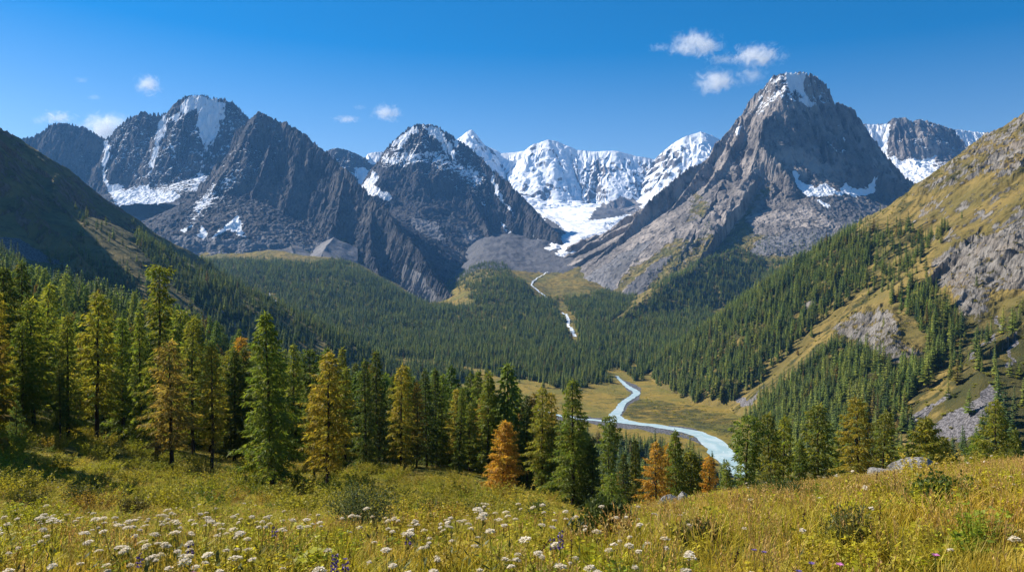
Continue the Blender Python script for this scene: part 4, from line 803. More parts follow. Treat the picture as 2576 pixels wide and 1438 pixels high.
for (dx,bd,Y,tp,kind,var,col,wd,nm,lab) in BIG:
    if Y is None: Y=ground_Y(dx,bd)
    z=float(Hm(np.array([(dx-CX)/F*Y]),np.array([Y]))[0]); Ht=(CY-tp)/F*Y-z
    tree(nm,dx,Y,Ht,kind,var,col,lab,None,wd*(.98 if kind=='spruce' else 1.02)); heroes.append((dx,Y,lab,tp))
# the rest of the near stand, still one object each
tr=np.random.default_rng(77); placed=[((h[0]-CX)/F*h[1],h[1]) for h in heroes]
COLS=[(G_DK,'dark green',.40),(G_MD,'mid green',.28),(G_OL,'olive',.16),(G_YG,'yellow-green',.05),(G_GO,'golden',.07),(G_OR,'orange',.025),(G_BR,'brown tinged',.025)]
fill=[]
for it in range(9000):
    if len(fill)>=300-NTREE[0]: break
    Y=tr.uniform(66,215)
    dx=tr.uniform(-80,1480) if tr.random()<.85 else tr.uniform(1480,2700)
    if dx>1480: Y=tr.uniform(75,130)
    if dx<1480 and Y<np.interp(dx,[-80,100,300,600,900,1100,1300,1480],[70,74,84,92,88,104,106,100]): continue
    x=(dx-CX)/F*Y
    if min((x-a)**2+(Y-b)**2 for a,b in placed)<(2.5**2 if Y<130 else 2.9**2): continue
    placed.append((x,Y)); fill.append((dx,Y))
used={}
for dx,Y in fill:
    u=tr.random(); acc=0
    for col,cn,p in COLS:
        acc+=p
        if u<acc: break
    Ht=tr.uniform(10.5,16.5) if dx<1480 else tr.uniform(5.5,8.5)
    kind='larch' if cn in('golden','orange','brown tinged','yellow-green') else ('spruce' if tr.random()<.75 else 'larch')
    h=min(heroes,key=lambda h:abs(h[0]-dx)+.3*abs(h[1]-Y)); side='left' if dx<h[0] else 'right'; dep='behind' if Y>h[1]+6 else 'beside'
    size='tall' if Ht>14.5 else ('short' if Ht<(12.2 if dx<1480 else 6.5) else 'middling')
    hl=h[2]; hl=' '.join(hl.split()[:7]) 
    fill_lab=f"{size} {cn} conifer {dep} and {side} of the {hl}"
    used.setdefault(fill_lab,[]).append(1)
    tree('larch_tree' if kind=='larch' else 'spruce_tree',dx,Y,Ht,kind,int(tr.integers(3)),col,fill_lab,'conifers of the near forest stand',tr.uniform(.8,1.1))
PL=np.array(placed)
# the forest beyond: nobody could count it
dn=np.min(np.stack([np.hypot(FP[:,0]-a,FP[:,1]-b) for a,b in placed]),0) if len(FP)<400 else None
near=FP[:,1]<265; keep=np.ones(len(FP),bool)
ii=np.where(near)[0]
for i in ii:
    if FP[i,1]<262 and fpx[i]>1480 or np.min(np.hypot(PL[:,0]-FP[i,0],PL[:,1]-FP[i,1]))<2.6 or FP[i,1]<112 and fpx[i]>-70: keep[i]=False
FP=FP[keep]; fpx=fpx[keep]; fwh=fwh[keep]; n=len(FP); print('forest trees',n,'single trees',NTREE[0])
clump=fbm(FP[:,0]/60,FP[:,1]/60,915,3)
hgt=np.clip(17.*np.exp(rng.normal(-.04,.27,n))+3*clump,6,28)*np.where(fwh==2,1.12,1.)*np.where(fwh>=3,.8,1)*np.where(FP[:,1]>3300,.75,1)
wd=np.where(FP[:,1]<520,rng.uniform(.8,1.1,n),rng.uniform(1.1,1.75,n)); vid=np.where(FP[:,1]<520,rng.integers(6,10,n),rng.integers(0,6,n)); hgt=np.where(FP[:,1]<420,np.clip(hgt,9,17),hgt); gold=(rng.random(n)<np.where(FP[:,1]<500,.08,np.where(FP[:,1]<1000,.05,.025)))*rng.uniform(.5,1,n)
scatter('forest',PC,FP,np.stack([hgt*wd,hgt*wd,hgt],1),rng.uniform(0,6.28,n),vid,'dense conifer forest filling the valley and its slopes',{'gold':gold,'hue':np.clip(.5+.45*fbm(FP[:,0]/45,FP[:,1]/60,917,3)+rng.normal(0,.16,n),0,1)})
# ================================================================ water
def ground_hit(dx,dy,H,y0,y1):
    Y=np.exp(np.linspace(math.log(y0),math.log(y1),1500)); z=H((dx-CX)/F*Y,Y); py=CY-F*z/Y
    k=np.where(py<=dy)[0]; return Y[k[0]] if len(k) else Y[np.argmin(py)]
def water_mat(name,c1,c2,foam,fs):
    N=NT(name); P=N.pos(); n=N.noise(P,.06,5,.6); f=N.noise(N.scale(P,(1,.45,1)),fs,7,.7); rp=N.noise(P,.8,4,.6)
    c=N.mix(N.ramp(n,.4,.6),c1,c2); c=N.mix(N.ramp(f,foam,foam+.07),c,(.82,.85,.86))
    return N.done(N.bsdf(c,N.ramp(f,foam,foam+.07,.3,.7),N.bump(rp,.25,.5),.5))
M_river=water_mat('milky_meltwater',(.36,.50,.51),(.50,.60,.60),.62,.12); M_rapid=water_mat('white_water',(.34,.41,.46),(.45,.5,.53),.46,.12)
def river(name,nodes,Y0,Y1,mat,label,lift=.5,step=6.,rg=.28):
    P=[]
    for dx,dy,w_ in nodes:
        Y=ground_hit(dx,dy,PV.H,Y0,Y1); P.append(((dx-CX)/F*Y,Y,w_))
    P=np.array(P); d=np.concatenate([[0],np.cumsum(np.hypot(*np.diff(P[:,:2],axis=0).T))]); n=max(8,int(d[-1]/step)); s=np.linspace(0,d[-1],n)
    def sp(v):
        k=np.interp(s,d,v); K=np.exp(-.5*(np.arange(-6,7)/2.5)**2); K/=K.sum(); return np.convolve(np.pad(k,6,mode='reflect',reflect_type='odd'),K,'valid')
    x,y,w_=sp(P[:,0]),sp(P[:,1]),sp(P[:,2]); tx,ty=np.gradient(x),np.gradient(y); L=np.hypot(tx,ty)+1e-9; nx,ny=-ty/L,tx/L
    M=9; V=[];Q=[]
    j=np.maximum(.12,1+rg*fbm(s/22,s*0,951,3)); j2=np.maximum(.12,1+rg*fbm(s/22,s*0+5,952,3))
    for k in range(M):
        f=(k/(M-1)-.5); ww=w_*np.where(f<0,j,j2); V.append(np.stack([x+nx*f*ww,y+ny*f*ww,0*x],1))
    V=np.array(V); c=V[M//2]; zc=Hv(c[:,0],c[:,1])
    for k in range(M): V[k,:,2]=np.maximum(Hv(V[k,:,0],V[k,:,1]),zc-.2)+lift
    idx=np.arange(M*n).reshape(M,n); Q=np.stack([idx[:-1,:-1],idx[:-1,1:],idx[1:,1:],idx[1:,:-1]],-1).reshape(-1,4)
    return tag(link(name,np_mesh(name,V.reshape(-1,3),Q,None,True,[mat])),label,None,None,'structure')
river('river',[(1552,946,5),(1562,958,7),(1578,972,10),(1606,988,13),(1588,1000,12),(1566,1014,11),(1556,1032,13),(1544,1047,18),(1562,1061,24),(1640,1070,20),(1700,1079,21),(1748,1088,23),(1782,1102,26),(1800,1120,30),(1816,1142,30),(1838,1162,28),(1880,1200,28)],600,1900,M_river,'pale turquoise river bending across the valley meadow')
river('river',[(1300,1024,9),(1330,1029,12),(1375,1036,12),(1410,1047,11),(1450,1051,9),(1500,1058,12),(1562,1062,14)],800,1900,M_river,'narrow white side arm joining the turquoise river',.4)
river('river',[(1412,778,6),(1421,790,7),(1430,803,9),(1429,818,8),(1440,836,11),(1447,848,8)],1900,2700,M_rapid,'foaming white rapids between forested banks',1.6,3.,.75)
river('river',[(1378,688,5),(1352,698,6),(1340,710,7),(1336,722,6),(1350,733,8),(1370,748,9),(1382,757,6)],2700,3900,M_rapid,'white stream leaving the glacier forefield',2.,4.,.8)
river('river',[(676,738,5),(686,752,8),(696,764,9),(704,776,9)],1700,2900,M_rapid,'small white cascade in the left forest',4.,3.,.7)

# ================================================================ plants of the meadow
def quads(name,V,Q,T,mat,mi=None,mats=None): return np_mesh(name,np.array(V),np.array(Q),{'tint':('POINT',T)},False,mats or [mat],mi)
def plant_mat(name,cols,trans=.4):
    N=NT(name); r=N.n('ShaderNodeObjectInfo').outputs['Random']; dry=N.attr('dry','INSTANCER'); t=N.attr('tint')
    a,b,c,d=cols; g=N.mix(N.ramp(r,.0,.7),a,b); h=N.mix(N.ramp(r,.2,1.),c,d); col=N.mix(dry,g,h)
    col=N.mix(N.ramp(t,0,1),N.mix(1.,col,(.7,.68,.66),'MULTIPLY'),N.mix(1.,col,(1.3,1.25,1.1),'MULTIPLY'))
    return N.done(leafy(N,col,trans,1.15))
M_grass=plant_mat('meadow_grass',((.27,.29,.025),(.46,.42,.04),(.62,.47,.08),(.50,.30,.07)),.45)
M_herb=plant_mat('herb_leaves',((.20,.29,.025),(.50,.48,.03),(.64,.52,.035),(.34,.22,.05)),.5)
M_seed=plant_mat('seed_heads',((.55,.41,.14),(.46,.28,.09),(.50,.29,.11),(.64,.52,.22)),.35)
M_brown=plant_mat('dry_stems',((.075,.042,.022),(.12,.065,.03),(.09,.05,.03),(.14,.09,.05)),.15)
M_scrub=plant_mat('scrub_leaves',((.13,.18,.025),(.36,.36,.036),(.50,.41,.05),(.30,.19,.045)),.45)
def blade(V,Q,T,r,p,az,h,lean,w_,t):
    u=np.array([math.cos(az),math.sin(az),0]); s=np.array([-u[1],u[0],0]); i=len(V); a=p
    pts=[p,p+u*lean*h*.25+np.array([0,0,h*.55]),p+u*lean*h+np.array([0,0,h*(1-.25*lean)])]
    V.extend((pts[0]-s*w_,pts[0]+s*w_,pts[1]+s*w_*.8,pts[1]-s*w_*.8,pts[2]+s*w_*.12,pts[2]-s*w_*.12)); Q.extend(((i,i+1,i+2,i+3),(i+3,i+2,i+4,i+5))); T.extend((t*.5,t*.5,t,t,t,t))
def leaf(V,Q,T,p,d,n,l,w_,t):
    s=np.cross(d,n); s/=np.linalg.norm(s)+1e-9; i=len(V); V.extend((p,p+d*l*.5+s*w_,p+d*l,p+d*l*.5-s*w_)); Q.append((i,i+1,i+2,i+3)); T.extend((t,)*4)
def unit(v): return v/(np.linalg.norm(v)+1e-9)
def stem_(V,Q,T,p,q,w_,t,n=3):
    i=len(V)
    for e,c in ((p,w_),(q,w_*.7)):
        for k in range(n): a=6.283*k/n; V.append((e[0]+c*math.cos(a),e[1]+c*math.sin(a),e[2])); T.append(t)
    for k in range(n): Q.append((i+k,i+(k+1)%n,i+n+(k+1)%n,i+n+k))
def tuft(seed,nb,rad,h,w_):
    r=np.random.default_rng(seed); V=[];Q=[];T=[]
    for k in range(nb):
        a=r.uniform(0,6.28); q=rad*r.random()**.5; blade(V,Q,T,r,np.array([q*math.cos(a),q*math.sin(a),-.03]),a+r.normal(0,.7),h*r.uniform(.5,1.1),r.uniform(.15,.85),w_*r.uniform(.7,1.3),r.random())
    return quads('grass_tuft',V,Q,T,M_grass)
def herb(seed,ns,h,ll,rad,mat=None,nl=9):
    r=np.random.default_rng(seed); V=[];Q=[];T=[]
    for k in range(ns):
        a=r.uniform(0,6.28); p=np.array([rad*.4*math.cos(a)*r.random(),rad*.4*math.sin(a)*r.random(),0.]); q=p+np.array([rad*math.cos(a)*r.random(),rad*math.sin(a)*r.random(),h*r.uniform(.6,1.1)])
        stem_(V,Q,T,p,q,.003,.2)
        for j in range(nl):
            f=.2+.8*r.random(); az=r.uniform(0,6.28); d=unit(np.array([math.cos(az),math.sin(az),r.uniform(-.35,.6) if nl<10 else r.normal(.2,.7)])); l=ll*r.uniform(.6,1.3)
            leaf(V,Q,T,p+(q-p)*f,d,unit(np.array([r.normal(0,.35),r.normal(0,.35),1]) if nl<10 else r.normal(0,1,3)),l,l*r.uniform(.2,.34),r.random())
    return quads('herb',V,Q,T,mat or M_herb)
def seedgrass(seed,ns,h):
    r=np.random.default_rng(seed); V=[];Q=[];T=[]
    for k in range(ns):
        a=r.uniform(0,6.28); p=np.array([.07*r.normal(),.07*r.normal(),0]); ln=r.uniform(.08,.3); q=p+np.array([math.cos(a)*ln*h,math.sin(a)*ln*h,h*r.uniform(.7,1.1)])
        stem_(V,Q,T,p,q,.0022,.3); d=unit(q-p)
        for j in range(6):
            leaf(V,Q,T,q-d*.018*j,unit(d+r.normal(0,.35,3)),r.normal(0,1,3),.04,.006,r.random())
    return quads('seed_grass',V,Q,T,M_seed)
def stalk(seed,h):
    r=np.random.default_rng(seed); V=[];Q=[];T=[]; q=np.array([r.normal(0,.05),r.normal(0,.05),h]); stem_(V,Q,T,np.zeros(3),q,.006,.3,4)
    for j in range(46):
        f=.45+.55*r.random(); d=unit(r.normal(0,1,3)+np.array([0,0,.4])); leaf(V,Q,T,q*f,d,r.normal(0,1,3),.03,.009,r.random())
    return quads('dry_stalk',V,Q,T,M_brown)
def coll(name,ms):
    c=bpy.data.collections.new(name)
    for i,m in enumerate(ms): c.objects.link(bpy.data.objects.new('%s_%d'%(name,i),m))
    return c
C_tuft=coll('tufts',[tuft(1,34,.14,.34,.0042),tuft(2,30,.17,.28,.0045),tuft(3,40,.12,.42,.0038),tuft(4,26,.2,.22,.005)])
C_herb=coll('herbs',[herb(1,15,.34,.05,.2),herb(2,12,.28,.062,.18),herb(3,18,.42,.036,.22),herb(4,11,.2,.075,.2)])
C_seed=coll('seeds',[seedgrass(1,12,.55),seedgrass(2,9,.5),seedgrass(3,14,.42)])
C_stalk=coll('stalks',[stalk(1,.55),stalk(2,.45),stalk(3,.62)])
C_scrub=coll('scrub',[herb(5,34,.5,.045,.5,M_scrub,26),herb(6,30,.38,.04,.55,M_scrub,26),herb(7,38,.62,.042,.45,M_scrub,26)])
C_hill=coll('hill_scrub',[herb(15,30,.55,.16,.5,M_scrub),herb(16,26,.4,.14,.6,M_scrub),herb(17,32,.7,.15,.45,M_scrub)])
n_=26000; hx=rng.uniform(60,1250,n_); hy=rng.uniform(420,2500,n_); k=CX+F*hx/hy<2760; hx,hy=hx[k],hy[k]; hz=Hr(hx,hy); hp=CX+F*hx/hy; hq=CY-F*hz/hy
A=paint_rh(hp,hq,hx,hy,hz); k=(rng.random(len(hx))<np.clip(1.1*A['shrub']-.15,0,1)*(1-A['scree'])*(1-.8*sstep(.45,.6,A['rock'])))&(hz>Hv(hx,hy)-1)&(hq>400)
hx,hy,hz=hx[k],hy[k],hz[k]; n_=len(hx); q=rng.uniform(2.2,5.5,n_); print('scrub',n_)
scatter('scrub',C_hill,np.stack([hx,hy,hz-.2],1),np.stack([q*1.25,q*1.25,q*rng.uniform(.5,.9,n_)],1),rng.uniform(0,6.28,n_),rng.integers(0,3,n_),'low dark scrub scattered over the sunlit hillside',{'dry':np.clip(rng.normal(.15,.25,n_),0,1)},None,'scrub')
n_=9000; hx=rng.uniform(-260,420,n_); hy=rng.uniform(830,1650,n_); hz=Hv(hx,hy); hp=CX+F*hx/hy; hq=CY-F*hz/hy; hr=Hr(hx,hy); A=paint_va(hp,hq,hx,hy,hz); cl=np.zeros(n_)
for c in CLEAR[:2]: cl=np.maximum(cl,poly(hp,hq,c,4))
rv=np.maximum(line(hp,hq,[(1552,946),(1578,972),(1606,988),(1566,1014),(1544,1047)],20,4),line(hp,hq,[(1300,1026),(1375,1036),(1500,1058),(1562,1061),(1640,1070),(1748,1088),(1798,1120),(1812,1150),(1850,1200)],22,4))
k=(rng.random(n_)<cl*(1-rv)*(.12+.6*A['shrub']+.3*fbm(hx/40,hy/40,871,2)))&(hr<hz); hx,hy,hz=hx[k],hy[k],hz[k]; n_=len(hx); q=rng.uniform(1.2,3.6,n_)
scatter('scrub',C_hill,np.stack([hx,hy,hz-.2],1),np.stack([q*1.3,q*1.3,q*rng.uniform(.5,.9,n_)],1),rng.uniform(0,6.28,n_),rng.integers(0,3,n_),'grey-green scrub dotted over the flat river meadow',{'dry':np.clip(rng.normal(.2,.3,n_),0,1)},None,'scrub')
def sow(bands,f,seed):
    r=np.random.default_rng(seed); X=[];S=[]
    for y0,y1,dn_,sc in bands:
        hw=.71*y1+1.6; n=int(2*hw*(y1-y0)*dn_); y=r.uniform(y0,y1,n); x=r.uniform(-hw,hw,n); dx=CX+F*x/y
        k=(np.abs(x)<.7*y+1.6); x,y,dx=x[k],y[k],dx[k]; p=f(x,y,dx); k=r.random(len(x))<p
        X.append(np.stack([x[k],y[k],Hm(x[k],y[k])],1)); S.append(np.full(k.sum(),sc))
    P=np.concatenate(X); S=np.concatenate(S)*r.uniform(.75,1.3,len(P)); return P,S,r
def drymap(P):
    x,y=P[:,0],P[:,1]; dx=CX+F*x/y
    return np.clip(.34+.9*fbm(x/3.2,y/5.,961,3)*1.0+.28*sstep(1300,1900,dx)-.2*(y<7)-.12*(1-sstep(400,1100,dx)),0,1)
def bandless(x,y,dx): return np.ones(len(x))
P,S,r=sow([(2.4,7,38,.78),(7,14,20,1.0),(14,28,9,1.3),(28,62,3.6,1.8),(62,120,1.0,2.3)],bandless,1)
scatter('grass',C_tuft,P,np.stack([S,S,np.minimum(S,1.)*np.where(P[:,1]>10,.72,1.)*r.uniform(.7,1.25,len(P))],1),r.uniform(0,6.28,len(P)),r.integers(0,4,len(P)),'yellow-green meadow grass in tufts',{'dry':drymap(P)},r.normal(0,.12,(len(P),2)),'grass')
def f_h(x,y,dx): return np.clip(.25+1.5*fbm(x/1.7,y/2.4,962,3)+.35*(1-sstep(900,1900,dx))*(y<12),.03,1)
P,S,r=sow([(2.4,7,17,.8),(7,13,10,1.),(13,28,3.5,1.4),(28,70,1.2,2.)],f_h,2)
scatter('herbs',C_herb,P,np.stack([S,S,np.minimum(S,1.)*np.where(P[:,1]>12,.8,1.)],1),r.uniform(0,6.28,len(P)),r.integers(0,4,len(P)),'yellowing leafy herbs among the meadow grass',{'dry':np.clip(.25+.8*fbm(P[:,0]/1.2,P[:,1]/2,963,3),0,1)},r.normal(0,.15,(len(P),2)),'herbs')
def f_s(x,y,dx): return np.clip(.2+.55*sstep(900,2000,dx)+1.0*fbm(x/3,y/4,964,3),0.04,1)
P,S,r=sow([(3.2,8,7,.8),(8,16,6,.9),(16,30,4,1.1),(30,58,1.8,1.5)],f_s,3)
scatter('seed_grass',C_seed,P,np.stack([S,S,np.minimum(S,.8)*np.where(P[:,1]>12,.75,1.)],1),r.uniform(0,6.28,len(P)),r.integers(0,3,len(P)),'tan and reddish grass seed heads on thin stalks',{'dry':np.clip(.4+.8*fbm(P[:,0]/4,P[:,1]/5,965,2),0,1)},r.normal(0,.14,(len(P),2)),'grass')
P,S,r=sow([(4.5,8,.8,.6),(8,14,.9,.62),(14,26,.25,.6)],lambda x,y,dx:np.clip(.4+.9*fbm(x/1.5,y/2,966,2),0,1),4)
scatter('dry_stalks',C_stalk,P,S,r.uniform(0,6.28,len(P)),r.integers(0,3,len(P)),'brown withered flower stalks in the meadow',{'dry':r.random(len(P))},r.normal(0,.1,(len(P),2)),'dry stalks')
def f_u(x,y,dx):
    left=1-sstep(1000,1500,dx); return np.clip(left*(.35+1.3*fbm(x/4.,y/4.,967,3))+.04,0,1)
P,S,r=sow([(11,22,.8,1.0),(22,45,.55,1.75),(45,95,.3,2.5)],f_u,5)
scatter('undergrowth',C_scrub,P,np.stack([S*1.1,S*1.1,S*r.uniform(.5,.95,len(P))],1),r.uniform(0,6.28,len(P)),r.integers(0,3,len(P)),'low mossy undergrowth and dwarf scrub on the left bank',{'dry':np.clip(.35+.9*fbm(P[:,0]/5,P[:,1]/6,968,3),0,1)},None,'undergrowth')

# ================================================================ flowers
def petal_mat(name,c,c2):
    N=NT(name); t=N.attr('tint'); return N.done(leafy(N,N.mix(N.ramp(t,0,1),c,c2),.3,1.))
M_white=petal_mat('white_petals',(.60,.50,.36),(.86,.79,.66)); M_purple=petal_mat('purple_petals',(.10,.06,.24),(.24,.16,.44)); M_pink=petal_mat('pink_petals',(.5,.12,.38),(.72,.3,.58)); M_cream=petal_mat('cream_petals',(.5,.42,.16),(.66,.56,.22))
M_gstem=petal_mat('green_stems',(.06,.08,.02),(.12,.13,.03))
def umbel(seed,R):
    r=np.random.default_rng(seed); V=[];Q=[];T=[]; SV=[];SQ=[];ST=[]
    n=int(20+220*R)
    for k in range(n):
        a=k*2.39996; q=R*math.sqrt((k+.5)/n); z=R*.36*(1-(q/R)**2)+r.normal(0,.0025); c=np.array([q*math.cos(a),q*math.sin(a),z])
        leafn=4
        for j in range(leafn):
            az=r.uniform(0,6.28); d=unit(np.array([math.cos(az),math.sin(az),r.uniform(-.1,.4)])); leaf(V,Q,T,c,d,np.array([0,0,1.]),.017,.0075,float(np.clip(.6+.3*r.normal()-.3*(j==0),0,1)))
        if k%4==0: stem_(SV,SQ,ST,np.array([0,0,-.05-R*.5]),c-np.array([0,0,.003]),.0011,.4)
    return V,Q,T,SV,SQ,ST
def flower_protos(seed,R,h):
    V,Q,T,SV,SQ,ST=umbel(seed,R); r=np.random.default_rng(seed+50); V=[np.asarray(v)+np.array([0,0,h]) for v in V]; SV=[np.asarray(v)+np.array([0,0,h]) for v in SV]
    stem_(SV,SQ,ST,np.array([r.normal(0,.04),r.normal(0,.04),-.05]),np.array([0,0,h-.05-R*.5]),.0032,.3,4)
    for j in range(5):
        d=unit(np.array([r.normal(),r.normal(),.5])); leaf(SV,SQ,ST,np.array([0,0,h*r.uniform(.1,.6)]),d,np.array([0,0,1.]),.1,.02,r.random())
    return quads('flower_head',V,Q,T,M_white),quads('stem',SV,SQ,ST,M_gstem),h
UMB=[flower_protos(1,.045,.55),flower_protos(2,.036,.5),flower_protos(3,.03,.45),flower_protos(4,.052,.6),flower_protos(5,.024,.5)]
def put_flower(x,y,pr,name,label,cat,group,sc=1.,hs=1.,tilt=(0,0),rz=0):
    o=bpy.data.objects.new(name,None); COL.objects.link(o); z=float(Hm(np.array([x]),np.array([y]))[0]); o.location=(x,y,z); o.rotation_euler=(tilt[0],tilt[1],rz); o.scale=(sc,sc,hs); o.empty_display_size=.1
    tag(o,label,cat,group); link('flower_head',pr[0],o); link('stem',pr[1],o); return o
fr=np.random.default_rng(31); nfl=0; got=[]
for it in range(20000):
    if nfl>=285: break
    Y=4.3+6.2*fr.random()**.8; dx=fr.uniform(-60,2640)
    if fr.random()>np.interp(dx,[0,700,1250,1700,2100,2600],[1,.95,.85,.42,.14,.06]): continue
    k=int(fr.choice(5,p=[.2,.25,.25,.1,.2])); h=UMB[k][2]; hs=fr.uniform(.8,1.2); x=(dx-CX)/F*Y
    if got and min((x-a)**2+(Y-b)**2 for a,b in got)<.16**2: continue
    if fbm(np.array([x/1.1]),np.array([Y/1.3]),970,2)[0]<-.25: continue
    z=float(Hm(np.array([x]),np.array([Y]))[0])+h*hs; py=CY-F*z/Y
    if not 1268<py<1446: continue
    if fr.random()<.35*(py<1300): continue
    got.append((x,Y)); nfl+=1
    dep='nearest' if py>1385 else ('middle' if py>1325 else 'farthest'); zone='left third' if dx<860 else ('centre' if dx<1500 else 'right part')
    size={0:'medium',1:'medium',2:'small',3:'large',4:'very small'}[k]
    lab=f"{size} flat white umbel flower in the {dep} rows of the meadow's {zone}"
    put_flower(x,Y,UMB[k],'umbel_flower',lab,'flower','white umbel flowers in the foreground meadow',fr.uniform(.55,1.0)*(Y/7)**.4,hs,(fr.normal(0,.12),fr.normal(0,.12)),fr.uniform(0,6.28))
def bell_spike(seed,h,mat,n=16,ln=.03):
    r=np.random.default_rng(seed); V=[];Q=[];T=[];SV=[];SQ=[];ST=[]; stem_(SV,SQ,ST,np.zeros(3),np.array([0,0,h]),.004,.2,4)
    for j in range(6): leaf(SV,SQ,ST,np.array([0,0,h*r.uniform(.1,.6)]),unit(np.array([r.normal(),r.normal(),.6])),np.array([0,0,1.]),.08,.012,r.random())
    for k in range(n):
        z=h*(.76+.26*k/n); a=k*2.4; c=np.array([math.cos(a)*.012,math.sin(a)*.012,z])
        for j in range(5):
            az=a+r.normal(0,.7); leaf(V,Q,T,c,unit(np.array([math.cos(az),math.sin(az),r.uniform(-.5,.5)])),unit(r.normal(0,1,3)),ln*(1.2-.5*k/n),ln*.36,r.random())
    return quads('flower_head',V,Q,T,mat),quads('stem',SV,SQ,ST,M_gstem),h
def daisy(seed,h,mat,R=.035):
    r=np.random.default_rng(seed); V=[];Q=[];T=[];SV=[];SQ=[];ST=[]; stem_(SV,SQ,ST,np.zeros(3),np.array([0,0,h]),.0035,.2,4)
    for j in range(4): leaf(SV,SQ,ST,np.array([0,0,h*r.uniform(.1,.6)]),unit(np.array([r.normal(),r.normal(),.6])),np.array([0,0,1.]),.08,.014,r.random())
    for k in range(26): az=k*2.4; leaf(V,Q,T,np.array([0,0,h]),unit(np.array([math.cos(az),math.sin(az),.15+.35*r.random()])),np.array([0,0,1.]),R*r.uniform(.8,1.1),R*.22,r.random())
    return quads('flower_head',V,Q,T,mat),quads('stem',SV,SQ,ST,M_gstem),h
SP=[bell_spike(1,.62,M_purple),bell_spike(2,.5,M_purple,8),daisy(3,.42,M_pink),daisy(4,.45,M_purple,.028),umbel and flower_protos(9,.05,.45)]
SPEC=[(1412,1328,0,'tall purple flower spike left of the dark leafy bush'),(1394,1336,1,'short purple flower spike beside the tall purple spike'),(475,1356,1,'bluish purple flower head among yellow leaves on the left'),(360,1382,1,'dark blue flower bud on a bare stem in the left foreground'),(830,1386,0,'purple flower spike, left one of the low central trio'),(876,1404,0,'purple flower spike, right one of the low central trio'),(850,1400,3,'small violet flower between the two low purple spikes'),(1020,1332,1,'purple flower spike in the middle of the white umbels'),(695,1318,1,'faded purple flower by the white umbels under the big spruce'),(700,1332,3,'tiny violet flower low among white umbels'),(490,1432,2,'bright magenta flower at the bottom edge'),(2112,1412,2,'lone pink flower in the right foreground grass'),(1905,1380,3,'violet flower pair right of the low dark shrub'),(1922,1382,3,'violet flower, right one of the pair by the low dark shrub'),(2046,1404,3,'little blue violet flower in the right foreground'),(2008,1432,3,'lavender flower at the bottom edge right of centre'),(2350,1388,2,'pale pink flower by the yellow herbs on the right')]
for dx,dy,k,lab in SPEC:
    pr=SP[k]; Ys=np.linspace(4.1,11,400); z=Hm((dx-CX)/F*Ys,Ys)+pr[2]; py=CY-F*z/Ys; i=int(np.argmin(np.abs(py-dy))); Y=Ys[i]
    put_flower((dx-CX)/F*Y,Y,pr,'pink_flower' if k==2 else 'purple_flower',lab,'flower',None,.85,.95,(fr.normal(0,.06),fr.normal(0,.06)),fr.uniform(0,6))
# far white dots of the right meadow
V,Q,T,SV,SQ,ST=umbel(21,.035); C_dot=coll('dots',[quads('umbel',[np.asarray(v)+np.array([0,0,.42]) for v in V],Q,T,M_white),quads('umbel',[np.asarray(v)*np.array([.7,.7,.7])+np.array([0,0,.36]) for v in V],Q,T,M_white)])
P,S,r=sow([(5,11,1.6,.7),(11,20,1.3,.8),(20,46,.6,1.)],lambda x,y,dx:np.clip(.25+1.2*fbm(x/2.5,y/3.5,969,2),0,1),6)
scatter('flowers',C_dot,P,S,r.uniform(0,6.28,len(P)),r.integers(0,2,len(P)),'tiny far white flowers dotted over the meadow',None,r.normal(0,.2,(len(P),2)),'flowers')

# ================================================================ bushes and boulders
def bush_mat(name,c1,c2):
    N=NT(name); t=N.attr('tint'); return N.done(leafy(N,N.mix(N.ramp(t,0,1),c1,c2),.35,1.15))
def bush(name,dx,Y,Wd,Ht,cols,label,n=2600,ll=.05,seed=0,spiky=0.,z0=-.05):
    r=np.random.default_rng(seed+900); x=(dx-CX)/F*Y; z=float(Hm(np.array([x]),np.array([Y]))[0])
    V=[];Q=[];T=[];SV=[];SQ=[];ST=[]; R=Wd/2
    nb=26
    for b in range(nb):
        a=r.uniform(0,6.28); el=r.random()**.6; tip=np.array([R*math.cos(a)*el*r.uniform(.75,1.1),R*math.sin(a)*el*r.uniform(.75,1.1),Ht*(1-.45*el**2)*r.uniform(.72,1.12)]); root=np.array([r.normal(0,.06*R),r.normal(0,.06*R),z0])
        stem_(SV,SQ,ST,root,root+(tip-root)*.55+np.array([0,0,.03]),.007,.3); stem_(SV,SQ,ST,root+(tip-root)*.55+np.array([0,0,.03]),tip,.004,.3)
        tint=r.uniform(.15,.85)
        for k in range(n//nb):
            f=.25+.75*r.random()**.7; c=root+(tip-root)*f+r.normal(0,.11*R+.01,3)*np.array([1,1,.6]); d=unit(r.normal(0,1,3)+np.array([0,0,.35+spiky])+.5*unit(tip)); l=ll*r.uniform(.6,1.3)
            leaf(V,Q,T,c,d,unit(r.normal(0,1,3)),l,l*(.26 if not spiky else .12),float(np.clip(tint+r.normal(0,.18),0,1)))
    o=bpy.data.objects.new(name,None); COL.objects.link(o); o.location=(x,Y,z); tag(o,label,'bush')
    link('foliage',quads('foliage',V,Q,T,bush_mat(name+'_leaves',*cols)),o); link('stem',quads('stem',SV,SQ,ST,M_bark),o); return o
bush('willow_bush',905,15.2,1.5,.86,((.05,.075,.028),(.16,.18,.075)),'grey-green willow bush with small leaves below the golden larch',5200,.045,1)
bush('leafy_bush',1522,9.4,.82,.6,((.03,.05,.014),(.10,.125,.025)),'dark green leafy bush in the meadow right of centre',3600,.06,2)
bush('juniper_shrub',1760,8.2,.6,.26,((.022,.042,.012),(.06,.085,.02)),'low dark juniper dome in front of the pale boulders',4200,.035,3,.8)
bush('juniper_shrub',1985,14.5,1.5,.36,((.03,.055,.014),(.085,.12,.022)),'wide flat green juniper mat on the right meadow',4200,.05,4,.8)
